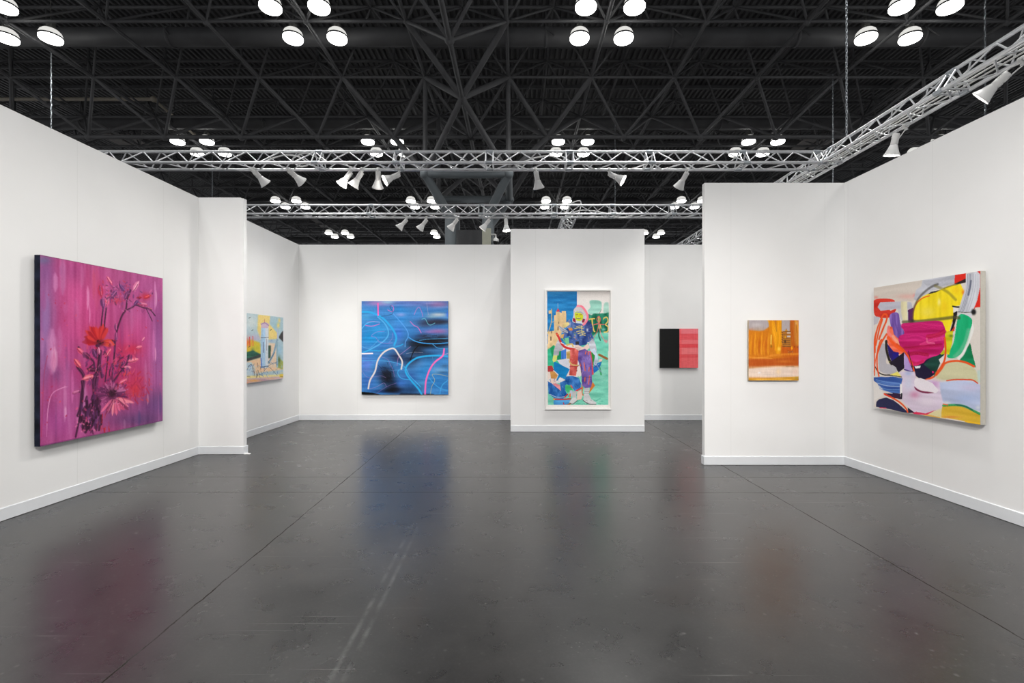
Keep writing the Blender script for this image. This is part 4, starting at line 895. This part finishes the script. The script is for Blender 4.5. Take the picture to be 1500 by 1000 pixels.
# column with square head
cl = empty('roof_column', (-1.815, 19.295, 0), 0, 'blue-grey tubular steel column with funnel-shaped square head holding up the roof', 'column')
def clb(m, name, mat=STEELB): o = m.build(name, mat); o.parent = cl; o.location = (1.815, -19.295, 0); return o
ZF = EYE+6.34; cxs = (-3.34, -.29); cys = (17.77, 20.82)
for y in cys: m = MB(); m.tube((cxs[0]-.02, y, ZF), (cxs[1]+.02, y, ZF), .15, 16); clb(m, 'head_beam')
for xx in cxs: m = MB(); m.tube((xx, cys[0], ZF), (xx, cys[1], ZF), .15, 16); clb(m, 'head_beam')
for xx in cxs:
    for y in cys:
        sx = -1 if xx < -1.8 else 1; sy = -1 if y < 19.3 else 1
        b = (-1.815+sx*.66, 19.295+sy*.70, EYE+4.9)
        m = MB(); m.ball((xx, y, ZF), .2, 12); m.tube((xx, y, ZF), b, .16, 16); clb(m, 'head_strut')
        m = MB(); m.tube((-1.815+sx*.71, 19.295+sy*.75, 0), (-1.815+sx*.71, 19.295+sy*.75, EYE+5.3), .2, 20); clb(m, 'shaft')
        m = MB(); m.tube((xx, y, ZF), (xx, y, ZU), .085, 10); clb(m, 'hanger_post', STEEL)
        m = MB(); m.tube((xx, y, ZF), (xx+0, 19.295, ZA) if False else ((-1.815, y+sy*1.525, ZA)), .10, 10); m.tube((xx, y, ZF), (xx+sx*1.525, 19.295, ZA), .10, 10); clb(m, 'head_brace', STEEL)
m = MB(); m.box(-1.815-.55, -1.815+.55, 19.1, 19.5, 0, EYE+4.6); clb(m, 'infill_panel', GREYP)
m = MB(); m.box(-2.3, -1.35, 20.6, 20.68, EYE+6.0, EYE+6.06); clb(m, 'strip_light', emit('strip light', (1, 1, 1, 1), .6))
m = MB(); m.box(-1.28, -.95, 18.24, 18.34, 4.5, 6.0); o = m.build('junction_cabinet', plain('cream cabinet', (.42, .42, .34), .6), loc=(-1.1, 18.3, 4.5)); tag(o, 'cream box fixed to the roof column just above the back wall', 'box')
cam_ = empty('security_camera', (-.9, 18.4, 5.55), 0, 'small white dome security camera on an arm beside the roof column', 'security camera')
m = MB(); m.tube((-.20, 0, .25), (.12, 0, .25), .03, 8); m.tube((.12, 0, .25), (.12, 0, .08), .03, 8); m.build('arm', LAMPW, cam_)
m = MB(); m.lathe([(.03, .14), (.11, .08), (.12, -.02)], 16, Matrix.Translation((.12, 0, 0)), cap0=True, cap1=True); m.build('housing', LAMPW, cam_)
m = MB(); m.lathe([(.10, -.02), (.09, -.08), (.05, -.13), (.001, -.14)], 16, Matrix.Translation((.12, 0, 0))); m.build('dome', DARKM, cam_)

# ducts
for y, zz, lab in ((16.245, EYE+10.4, 'dark round air duct crossing the hall nearest to the viewer'), (22.345, EYE+10.35, 'dark round air duct crossing the hall, second one back'), (34.545, EYE+10.3, 'dark round air duct far back under the roof'), (46.745, EYE+10.3, 'farthest dark round air duct just above the back wall')):
    d = empty('air_duct', (0, y, zz), 0, lab, 'air duct', None)
    m = MB(); m.tube((-24, 0, 0), (24, 0, 0), .29, 20); m.build('pipe', DUCT, d)
    for k in range(-5, 6):
        xx = k*4.2+1.0; m = MB(); m.lathe([(.30, -.05), (.315, -.05), (.315, .05), (.30, .05)], 20, Matrix.Translation((xx, 0, 0)) @ Matrix.Rotation(math.pi/2, 4, 'Y'))
        m.tube((xx, 0, .3), (xx, 0, ZC-zz), .02, 5); m.tube((xx, -.3, .1), (xx+.25, -.42, -.22), .03, 5); m.build('hanger_band', DUCT, d)
# cream pipe at upper left, ceiling panels
pp = empty('cream_pipe', (-20, 21.4, EYE+10.95), 0, 'cream pipe running under the roof at far upper left, with an elbow', 'pipe')
m = MB(); m.tube((-6, 0, 0), (3.95, 0, 0), .075, 10); m.ball((3.95, 0, 0), .13, 10); m.build('straight_run', PIPE, pp)
m = MB(); m.tube((3.95, 0, 0), (3.6, 3.2, -.15), .06, 10); m.ball((3.6, 3.2, -.15), .09); m.build('elbow_run', PIPE, pp)
for i, (px, py, Y) in enumerate(((171, 206, 24.5), (197, 207, 24.5), (1181, 210, 24.5), (1207, 209, 24.5), (466, 325, 44), (472, 330, 44))):
    z = (507.5-py)/F*Y; o = empty('ceiling_panel', ((px-756)/F*Y, Y, EYE+z), 0, ['flat grey panel hung under the roof at upper left, outer one of two', 'flat grey panel hung under the roof at upper left, inner one of two', 'flat grey panel hung under the roof near the truss corner, left one', 'flat grey panel hung under the roof near the truss corner, right one', 'small grey panel far back under the roof, upper of two', 'small grey panel far back under the roof, lower of two'][i], 'ceiling panel', None)
    m = MB(); m.box(-.33, .33, -.75, .75, 0, .05); m.build('panel', PANELG, o)
    m = MB(); top = ZC-(EYE+z)
    for sx in (-.3, .3): m.tube((sx, 0, .05), (sx, 0, top), .01, 5)
    m.build('hanger_wire', DARKM, o)

# ---- high-bay lamps
LZ = EYE+9.78
def make_highbay():
    r = empty('high_bay_lamp', (0, 0, LZ))
    m = MB(); m.lathe([(.001, -.025), (.16, -.02), (.285, 0), (.306, .03), (.308, .088)], 28); m.build('lens', GLOW, r)
    m = MB(); m.lathe([(.306, .133), (.298, .19), (.27, .26), (.21, .32), (.11, .36)], 28); m.build('reflector', DOMEG, r)
    m = MB(); m.lathe([(.308, .085), (.322, .090), (.322, .130), (.306, .135)], 28); m.build('band', DARKM, r)
    m = MB(); m.lathe([(.11, .36), (.10, .38), (.09, .42), (.07, .50)], 14, cap1=True); m.box(-.09, .09, -.07, .07, .42, .56); m.build('ballast_housing', HOUS, r)
    m = MB(); m.tube((0, 0, .55), (0, 0, ZC-LZ), .012, 6); m.build('drop_rod', HOUS, r)
    return r
HBX = [-24.72, -15.57, -6.42, 2.73, 11.88, 21.03]; HBY = [-12.73, -3.57, 5.58, 14.73, 23.95, 33.4, 42.7]
colw = ['far left', 'left', 'centre-left', 'centre-right', 'right', 'far right']; roww = ['', '', '', 'nearest visible row', 'second row back', 'third row back', 'farthest row']
proto = make_highbay(); first = True
gl = {}
for j in range(3, 7):
    for i, gx in enumerate(HBX):
        if abs(gx)/HBY[j] > 1.12: continue
        if j > 3 and (gx < -20 or gx > 20) and False: continue
        for dx in (-.705, .705):
            for dy in (-.71, .71):
                px = 756+F*(gx+dx)/(HBY[j]+dy)
                if px < -30 or px > 1530: continue
                py = 507.5-F*9.9/(HBY[j]+dy)
                # hidden behind the booth walls?
                if px < 291 and py > 152+.471*px+8: continue
                if px > 1236 and py > 268-.4735*(px-1236)+8: continue
                if 1030 < px < 1236 and py > 276: continue
                if 360 > px > 291 and py > 296: continue
                if py > 362: continue
                o = proto if first else copy_tree(proto); first = False
                o.location = (gx+dx, HBY[j]+dy, LZ)
                tag(o, 'round glowing lamp, %s %s of the %s cluster of four, %s' % ('left' if dx < 0 else 'right', 'front' if dy < 0 else 'rear', colw[i], roww[j]), 'ceiling lamp', 'high bay lamps in clusters of four')
# light given by each cluster
def area(loc, size, power, col=(1, 1, 1), name='hall light'):
    l = bpy.data.lights.new(name, 'AREA'); l.shape = 'DISK'; l.size = size; l.spread = math.radians(125); l.energy = power; l.color = col
    o = bpy.data.objects.new(name, l); COL.objects.link(o); o.location = loc; return o
HBP = 290
for j in range(0, 6):
    for i, gx in enumerate(HBX):
        if j > 4 and i not in (1, 2, 3, 4): continue
        if j == 0 and i in (0, 5): continue
        if j in (1, 2, 3) and i in (1, 2, 3, 4):
            for dx in (-.705, .705):
                for dy in (-.71, .71): area((gx+dx, HBY[j]+dy, LZ-.06), .56, HBP/4, (1, .995, .975))
        else: area((gx, HBY[j], LZ-.12), 1.3, HBP, (1, .995, .975))

# ---- aluminium trusses (three chords, lacing)
def truss(name, L, parts, label, step=.5, frames=()):
    """along local x from 0 to L; apex up"""
    r = empty('lighting_truss', (0, 0, 0), 0, label, 'truss', None)
    h = .22; w = .145; c = [(-w, 0), (w, 0), (0, h)]
    for k, (y, z) in enumerate(c):
        m = MB(); m.tube((0, y, z), (L, y, z), .021, 12); m.build('chord', ALU, r)
    for k, (p, q, ph) in enumerate(((c[0], c[2], 0), (c[1], c[2], .5), (c[0], c[1], .25))):
        m = MB(); n_ = int(L/step); 
        for i in range(n_):
            a = (i+ph)*step; mid = a+step/2; e = a+step
            if e > L: break
            m.tube((a, *p), (mid, *q), .0095, 6, cap=False); m.tube((mid, *q), (e, *p), .0095, 6, cap=False)
        for f in frames:
            for d in (-.055, .055): m.tube((f+d, *p), (f+d, *q), .011, 6, cap=False)
        m.build('lacing', ALU, r)
    for f in frames:
        for (y, z) in c: m = MB(); m.tube((f-.05, y, z), (f+.05, y, z), .027, 10); m.build('coupler', ZINC, r)
    return r
def fx(px, Y): return (px-756)/F*Y
TZ = EYE+2.74
x0 = -8.0
t1 = truss('t1', 4.66-x0, None, 'aluminium lighting truss spanning the booth nearest the viewer, above the left wall', .52, [fx(p, 7.35)-x0 for p in (467, 584, 717, 834, 951, 1087, 1196)]); t1.location = (x0, 7.345, TZ)
t2 = truss('t2', 4.66+6.2, None, 'aluminium lighting truss spanning above the back wall, behind the nearer one', .52, [fx(p, 10.1)+6.2 for p in (543, 705, 812, 897, 985)]); t2.location = (-6.2, 10.12, TZ)
t3 = truss('t3', 17.0, None, 'aluminium lighting truss running front to back along the right side of the booth', .52, [2.0, 4.0, 6.2, 8.2, 10.2, 12.5, 15]); t3.location = (4.69, -1.0, TZ+.0); t3.rotation_euler = (0, 0, math.pi/2)
t4 = truss('t4', 4.0, None, 'short lighting truss running back behind the framed drawing wall', .45, [1.5]); t4.location = (1.12, 10.32, TZ-.02); t4.rotation_euler = (0, 0, math.pi/2)

# chains
def chain(px, Y, z0, z1, r=.012, big=False, label='', x=None):
    X = fx(px, Y) if x is None else x
    m = MB(); z = z0; k = 0; ll = .048; q = .012; rr = .0042
    if Y > 7.5: ll = .13; q = .018; rr = .0065
    while z < z1:
        pts = []
        for i in range(9):
            t = 2*math.pi*i/8; a = q*math.cos(t); b = (ll*.72)*math.sin(t)
            pts.append((X+(a if k % 2 else 0), Y+(0 if k % 2 else a), z+b+ll*.5))
        m.path(pts, rr, 4); z += ll; k += 1
    o = m.build('chain', ZINC, loc=(X, Y, z0)); return tag(o, label, 'chain', None)
chain(1238, 6.86, TZ+.23, EYE+8.9, big=True, label='heavy steel chain holding the right truss near its corner', x=4.69)
chain(75, 16.2, EYE+5.5, ZU, label='thin chain hanging behind the left wall at upper left')
chain(901, 20.9, EYE+5.9, ZU, label='thin chain hanging above the rear truss over the framed drawing')
chain(1220, 17.8, EYE+5.6, ZU, label='thin chain hanging behind the truss corner')
chain(1443, 12.0, EYE+5.2, EYE+9.3, label='thin chain behind the right truss at upper right')
chain(311, 20.9, EYE+6.0, EYE+8.2, label='short thin chain behind the left wall corner')

# ---- clamp spotlights
def make_spot(lit):
    r = empty('spotlight', (0, 0, 0))                     # local: beam along -Z, neck top at the origin
    m = MB(); m.lathe([(.001, .004), (.036, .002), (.039, -.004), (.039, -.125), (.037, -.13)], 20); m.box(-.012, .012, -.041, -.037, -.07, -.03); m.box(-.012, .012, -.041, -.037, -.115, -.085); m.build('neck', LAMPW, r)
    m = MB(); m.lathe([(.037, -.13), (.042, -.135), (.052, -.165), (.070, -.215), (.088, -.250), (.090, -.258), (.086, -.256), (.067, -.215), (.049, -.168), (.038, -.14)], 28); m.build('shade', LAMPW, r)
    m = MB(); m.lathe([(.001, -.238), (.045, -.24), (.078, -.236)], 24); m.build('bulb', BULB if lit else BULBD, r)
    return r
def place_spot(neck, mouth, base, dy, lit, label, watts, aim=None, src=None, mount=None, ang=80):
    """neck / mouth in the photograph's plane at depth base, turned into a direction in space"""
    nx = Vector((fx(neck[0], base), base, EYE+(507.5-neck[1])/F*base))
    d = Vector(((mouth[0]-neck[0])/F*base, dy, -(mouth[1]-neck[1])/F*base)).normalized()
    o = copy_tree(src); o.location = nx
    o.rotation_mode = 'QUATERNION'; o.rotation_quaternion = (-d).to_track_quat('Z', 'Y')
    tag(o, label, 'spotlight', 'white spotlights clamped to the trusses')
    # yoke and clamp up to the truss chord
    inv = (Matrix.Translation(nx) @ o.rotation_quaternion.to_matrix().to_4x4()).inverted()
    top = Vector(mount) if mount else Vector((nx.x, base+.0, TZ-.02))
    m = MB(); side = d.cross(Vector((0, 1, 0)) if abs(d.y) < .9 else Vector((1, 0, 0))).normalized(); ysd = Vector((0, 1, 0)).cross(Vector((0, 0, 1)))
    for s_ in (-1, 1):
        off = Vector((0, s_*.046, 0)) if mount is None else Vector((s_*.046, 0, 0))
        m.path([inv @ (nx+d*.05+off), inv @ (nx+off+(top-nx)*.45), inv @ (top+off*.6-Vector((0, 0, .02))), inv @ top], .0065, 6)
    k = m.build('yoke', LAMPW, o)
    m = MB()
    Mx = Matrix.Translation(top+Vector((0, 0, .02))) @ (Matrix.Rotation(math.pi/2, 4, 'Y') if mount is None else Matrix.Rotation(math.pi/2, 4, 'X'))
    m.lathe([(.022, -.02), (.033, -.02), (.033, .02), (.022, .02)], 14, inv @ Mx)
    m.tube(inv @ (top+Vector((0, 0, -.035))), inv @ (top+Vector((0, 0, -.01))), .014, 8); m.build('clamp', LAMPW, o)
    if watts:
        l = bpy.data.lights.new('spot beam', 'SPOT'); l.energy = watts*1.9; l.spot_size = math.radians(ang); l.spot_blend = 1; l.shadow_soft_size = .07; l.color = (1, .955, .90)
        lo = bpy.data.objects.new('spot beam', l); COL.objects.link(lo)
        tgt = Vector(aim) if aim else nx+d
        p = nx+d*.29; lo.location = p; lo.rotation_euler = (tgt-p).to_track_quat('-Z', 'Y').to_euler()
        lo.parent = None
    return o
SL = make_spot(True); SD = make_spot(False)
B1 = 7.49; B2 = 10.26
spots = [((371, 249), (386, 270), B1, .20, 0, 'white spotlight, leftmost on the nearer cross truss', 26, (-2.3, 10.08, .7)),
         ((423, 249), (442, 268), B1, .25, 0, 'white spotlight, second from left on the nearer cross truss', 26, (-2.3, 10.08, .7)),
         ((514, 252), (498, 269), B1, .06, 0, 'white spotlight, left one of the close pair on the nearer truss', 30, (-4.5, 8.8, 1.0)),
         ((530, 252), (516, 271), B1, .04, 0, 'white spotlight, right one of the close pair on the nearer truss', 30, (-4.5, 9.4, 1.0)),
         ((554, 251), (549, 272), B1, .16, 0, 'white spotlight pointing almost straight down, just right of the close pair', 24, (-2.6, 10.08, .6)),
         ((585, 255), (569, 265), B1, -.07, 1, 'lit spotlight with its glowing face turned left, right end of the left group', 60, (-4.5, 5.3, 1.1)),
         ((785, 251), (790, 273), B1, .12, 0, 'white spotlight on the nearer truss above the gap left of the framed drawing', 16, (1.1, 8.7, .7)),
         ((892, 254), (909, 265), B1, -.06, 1, 'lit spotlight with its glowing face turned right on the nearer truss', 60, (3.3, 6.2, 1.0)),
         ((1006.5, 252.5), (998, 272), B1, .17, 0, 'white spotlight at the right end of the nearer truss beside the right return wall', 16, (1.4, 8.7, .7)),
         ((596, 321.5), (586, 332), B2, .0, 1, 'small bright spotlight, leftmost on the rear truss', 30, (-2.9, 11.5, 1.5)),
         ((625, 321.5), (616, 332), B2, .05, 0, 'small white spotlight, second from left on the rear truss', 0, None),
         ((670, 321), (660, 332), B2, .08, 0, 'small white spotlight in front of the left side of the column, rear truss', 0, None),
         ((717, 321.5), (708, 333), B2, .02, 1, 'small spotlight in front of the right side of the column, rear truss', 0, None),
         ((741, 321), (742, 336), B2, -.02, 1, 'small spotlight pointing down beside the framed drawing wall, rear truss', 0, None)]
for s_ in spots: place_spot(*s_[:3], s_[3], s_[4], s_[5], s_[6], s_[7] if len(s_) > 7 else None, SL if s_[4] else SD)
place_spot((1313, 196), (1311.5, 221), 6.0, .05, 1, 'lit spotlight hanging straight down from the right truss above the right wall', 40, (4.3, 5.1, 1.0), SL, (4.69+.145, 6.0, TZ-.02))
place_spot((1477.5, 107), (1455, 138), 4.62, .20, 1, 'spotlight angled down to the left at the upper right corner of the picture', 50, (4.3, 4.9, 1.0), SL, (4.69+.145, 4.62, TZ-.02))
for pr in (SL, SD):
    for c_ in list(pr.children): bpy.data.objects.remove(c_)
    bpy.data.objects.remove(pr)

# wall-wash beams added over the viewer's head to brighten the walls; no fixtures modelled
def beam(p, t, watts, ang, soft=.12):
    l = bpy.data.lights.new('added wall wash', 'SPOT'); l.energy = watts; l.spot_size = math.radians(ang); l.spot_blend = 1; l.shadow_soft_size = soft; l.color = (1, .965, .925)
    o = bpy.data.objects.new('added wall wash', l); COL.objects.link(o); o.location = p; o.rotation_euler = (Vector(t)-Vector(p)).to_track_quat('-Z', 'Y').to_euler()
FB = 600
for p, t, k, an in (((-1.0, -.3, 4.2), (-4.5, 4.2, .9), .6, 75), ((.6, .2, 4.2), (-4.5, 5.9, .9), 1.15, 60), ((1.0, -.3, 4.2), (4.3, 4.3, .4), 1.0, 75), ((-.8, .2, 4.2), (4.3, 5.6, .8), .85, 62),
                    ((-1.8, -.4, 4.2), (-2.6, 10, .7), 1.05, 44), ((-.4, -.4, 4.2), (-.6, 10, .7), .85, 44), ((1.4, -.4, 4.2), (1.2, 8.7, .5), 1.35, 46), ((1.9, -.4, 4.2), (3.4, 6.3, .4), .28, 56), ((-2.6, -.4, 4.2), (-4.2, 6.9, .9), .6, 50)):
    beam(p, t, FB*k, an)
# beams added for truss lamps out of sight behind the right return wall
beam((4.5, 7.6, 4.2), (3.3, 10.08, 1.0), 110, 95); beam((3.2, 7.4, 4.2), (3.2, 10.08, 1.2), 60, 95)
beam((-1.2, 7.3, 4.2), (-1.6, 10.08, .8), 60, 95); beam((-2.6, 7.3, 4.2), (-4.53, 8.9, 1.0), 60, 95)  # more added beams, brightening the back left walls without any fixture
beam((3.9, 2.6, 4.2), (4.3, 4.2, .8), 30, 100)  # beam down the right wall, no lamp modelled

# cables lying on the trusses
def cable(pts, label, r=.011):
    P = []
    a = Art.smooth(np.array([p for p in pts], float), False, 8)
    m = MB(); m.path([tuple(q) for q in a], r, 6); o = m.build('power_cable', CABLE, loc=tuple(pts[0])); tag(o, label, 'cable', None)
y = 7.345
cable([(-3.9, y, TZ+.03), (-3.7, y, TZ+.12), (-3.5, y, TZ+.17), (-3.3, y, TZ+.14), (-3.15, y-.02, TZ+.02), (-3.3, y, TZ-.0), (-3.4, y+.02, TZ+.12), (-3.2, y, TZ+.20), (-3.0, y, TZ+.12), (-2.8, y, TZ+.03)], 'white cable coiled on the nearer truss above the left spotlights')
cable([(-.55, y, TZ+.03), (0, y, TZ+.04), (.3, y, TZ+.13), (.55, y, TZ+.15), (.8, y, TZ+.05), (1.3, y, TZ+.03)], 'white cable looping on the nearer truss near its middle')
y = 10.12
cable([(.3, y, TZ+.03), (.7, y, TZ+.08), (1.0, y, TZ+.04), (1.15, y, TZ+.25), (1.35, y, TZ+.3), (1.3, y, TZ+.05), (1.1, y, TZ+.02), (1.4, y+.02, TZ+.12), (1.9, y, TZ+.05), (2.2, y, TZ-.05), (2.5, y, TZ+.03)], 'white cable tangled on the rear truss above the framed drawing')
cable([(.42, 9.2, H+.0), (.5, 9.2, H+.08), (.62, 9.2, H+.10), (.75, 9.2, H+.09), (.88, 9.2, H+.0)], 'short white cable loop lying on top of the centre wall', .007)
for k, dy_ in enumerate((-.06, .0, .07)):
    cable([(4.69+dy_, 1.0, TZ+.02), (4.69+dy_*.6, 3.0, TZ+.01), (4.69+dy_, 5.0, TZ+.02), (4.69+dy_*.7, 7.2, TZ+.01), (4.69+dy_, 9.5, TZ+.02)], ['cable lying inside the right truss, left one of three', 'cable lying inside the right truss, middle one of three', 'cable lying inside the right truss, right one of three'][k], .009)

# ---- paintings
def paint_mesh(art, w, h, name, parent, rough=.5, tex=.25, gain=1.0):
    H_, W_ = art.img.shape[:2]
    X, Z = np.meshgrid(np.linspace(-w/2, w/2, W_), np.linspace(h/2, -h/2, H_))
    v = np.zeros((H_*W_, 3), np.float32); v[:, 0] = X.ravel(); v[:, 2] = Z.ravel()
    i = np.arange((H_-1)*(W_-1)); r = i//(W_-1); c = i % (W_-1); a = r*W_+c
    f = np.stack([a, a+W_, a+W_+1, a+1], 1).astype(np.int32)
    me = bpy.data.meshes.new(name); me.vertices.add(len(v)); me.vertices.foreach_set('co', v.ravel())
    me.loops.add(f.size); me.loops.foreach_set('vertex_index', f.ravel()); me.polygons.add(len(f))
    me.polygons.foreach_set('loop_start', np.arange(0, f.size, 4, dtype=np.int32)); me.polygons.foreach_set('loop_total', np.full(len(f), 4, np.int32))
    me.update(calc_edges=True)
    ca = me.color_attributes.new('paint', 'FLOAT_COLOR', 'POINT')
    s = np.clip(art.img, 0, 255).reshape(-1, 3)/255
    l = np.where(s <= .04045, s/12.92, ((s+.055)/1.055)**2.4)*gain
    ca.data.foreach_set('color', np.c_[np.clip(l, 0, .95), np.ones(len(l))].astype(np.float32).ravel())
    m, nt, b = nmat(name+' paint')
    at = nt.nodes.new('ShaderNodeAttribute'); at.attribute_name = 'paint'; nt.links.new(at.outputs['Color'], b.inputs['Base Color'])
    b.inputs['Roughness'].default_value = rough; b.inputs['Specular IOR Level'].default_value = .16
    tc = nt.nodes.new('ShaderNodeTexCoord'); n = nt.nodes.new('ShaderNodeTexNoise'); n.inputs['Scale'].default_value = 90; n.inputs['Detail'].default_value = 5
    bp = nt.nodes.new('ShaderNodeBump'); bp.inputs['Strength'].default_value = tex; bp.inputs['Distance'].default_value = .002
    nt.links.new(tc.outputs['Object'], n.inputs['Vector']); nt.links.new(n.outputs['Fac'], bp.inputs['Height']); nt.links.new(bp.outputs['Normal'], b.inputs['Normal'])
    me.materials.append(m); o = bpy.data.objects.new(name, me); COL.objects.link(o); o.parent = parent
    return o
def painting(kind, art, centre, w, h, t, rz, edge, label, gain=1.0, cat='painting', rough=.5):
    """face looks along local -Y; stretcher behind it"""
    r = empty(kind, centre, rz, label, cat)
    o = paint_mesh(art, w, h, 'canvas', r, rough, gain=gain); o.location = (0, 0, 0)
    m = MB(); m.box(-w/2, w/2, .0015, t, -h/2, h/2); m.build('stretcher_edge', edge, r)
    for sx in (-.3, .3): m = MB(); m.box(sx*w-.03, sx*w+.03, t, t+.0195, h/2-.10, h/2-.06); m.build('hanging_cleat', ZINC, r)
    return r
GAIN = .97
painting('flower_painting', art_flowers(), (-4.445, (4.515+6.078)/2, (2.393+.601)/2), 1.563, 1.792, .055, math.pi/2, DARKEDGE, 'large magenta painting of red and pink flowers on the left wall', GAIN)
ya, yb = 4.418, 5.686; xa, xb = 4.243, 4.207
painting('abstract_painting', art_colour_shapes(), ((xa+xb)/2, (ya+yb)/2, (2.226+.822)/2), math.hypot(xb-xa, yb-ya), 1.405, .05, -math.pi/2+math.atan2(xa-xb, yb-ya)*1.0, LINEN, 'square abstract painting with yellow, magenta and green shapes on the right wall', GAIN)
painting('abstract_painting', art_blue(), ((-3.203-1.408)/2, 10.02, (2.476+.541)/2), 1.795, 1.935, .04, 0, DARKM, 'blue abstract painting with looping pale and pink lines on the back wall', GAIN)
painting('landscape_painting', art_castle_tower(), (-4.48, (7.70+9.30)/2, (2.093+.924)/2), 1.60, 1.169, .03, math.pi/2, LINEN, 'pale painting of a blue tower partly hidden behind the left return wall', GAIN)
painting('landscape_painting', art_orange(), ((2.997+3.641)/2, 6.228, (1.874+1.099)/2), .644, .775, .028, 0, TANEDGE, 'small orange landscape painting with a tiny house on the right return wall', GAIN)
r = empty('two_panel_painting', ((2.985+3.778)/2, 10.03, 1.4995), 0, 'two-part painting, black on the left and red-pink on the right, on the back wall', 'painting')
w2 = .793; hh = .813; sp_ = -w2/2+.405
o = paint_mesh(art_red_bands(), w2-.405, hh, 'red_panel', r, gain=GAIN); o.location = ((sp_+w2/2)/2, 0, 0)
m = MB(); m.box(sp_+.001, w2/2, .0015, .03, -hh/2, hh/2); m.build('red_panel_edge', plain('pink panel edge', (.6, .2, .22), .6), r)
m = MB(); m.box(-w2/2, sp_-.001, .0, .03, -hh/2, hh/2); m.build('black_panel', BLKP, r)
# framed drawing
fw, fh = 1.194, 2.153
r = empty('framed_drawing', ((.522+1.716)/2, 8.70, (2.559+.406)/2), 0, 'tall framed drawing of a hooded figure in patched armour on the centre wall', 'framed drawing')
m = MB(); b_ = .021
for q in ((-fw/2, fw/2, fh/2-b_, fh/2), (-fw/2, fw/2, -fh/2, -fh/2+b_), (-fw/2, -fw/2+b_, -fh/2+b_, fh/2-b_), (fw/2-b_, fw/2, -fh/2+b_, fh/2-b_)): m.box(q[0], q[1], -.035, .015, q[2], q[3])
m.build('frame', FRAMEW, r)
o = paint_mesh(art_armour_figure(), fw-2*b_, fh-2*b_, 'drawing', r, gain=GAIN); o.location = (0, 0, 0)
m = MB(); m.box(-fw/2+b_, fw/2-b_, .002, .012, -fh/2+b_, fh/2-b_); m.build('backing_board', FRAMEW, r)

# ---- light
w = bpy.data.worlds.new('world'); SC_.world = w; w.use_nodes = True
w.node_tree.nodes['Background'].inputs[0].default_value = (.95, .97, 1, 1); w.node_tree.nodes['Background'].inputs[1].default_value = .5

cam = bpy.data.cameras.new('camera'); cam.sensor_width = 36; cam.lens = 36*F/1500; cam.shift_x = -6/1500; cam.shift_y = 7.5/1500; cam.clip_end = 200
co = bpy.data.objects.new('camera', cam); COL.objects.link(co); co.location = (0, 0, EYE); co.rotation_euler = (math.pi/2, 0, 0); SC_.camera = co
vs = SC_.view_settings; vs.view_transform = 'Standard'; vs.look = 'None'; vs.gamma = 1; vs.use_curve_mapping = False; vs.exposure = 0
SC_.cycles.max_bounces = 8; SC_.cycles.diffuse_bounces = 5; SC_.cycles.use_denoising = True; SC_.cycles.sample_clamp_indirect = 8
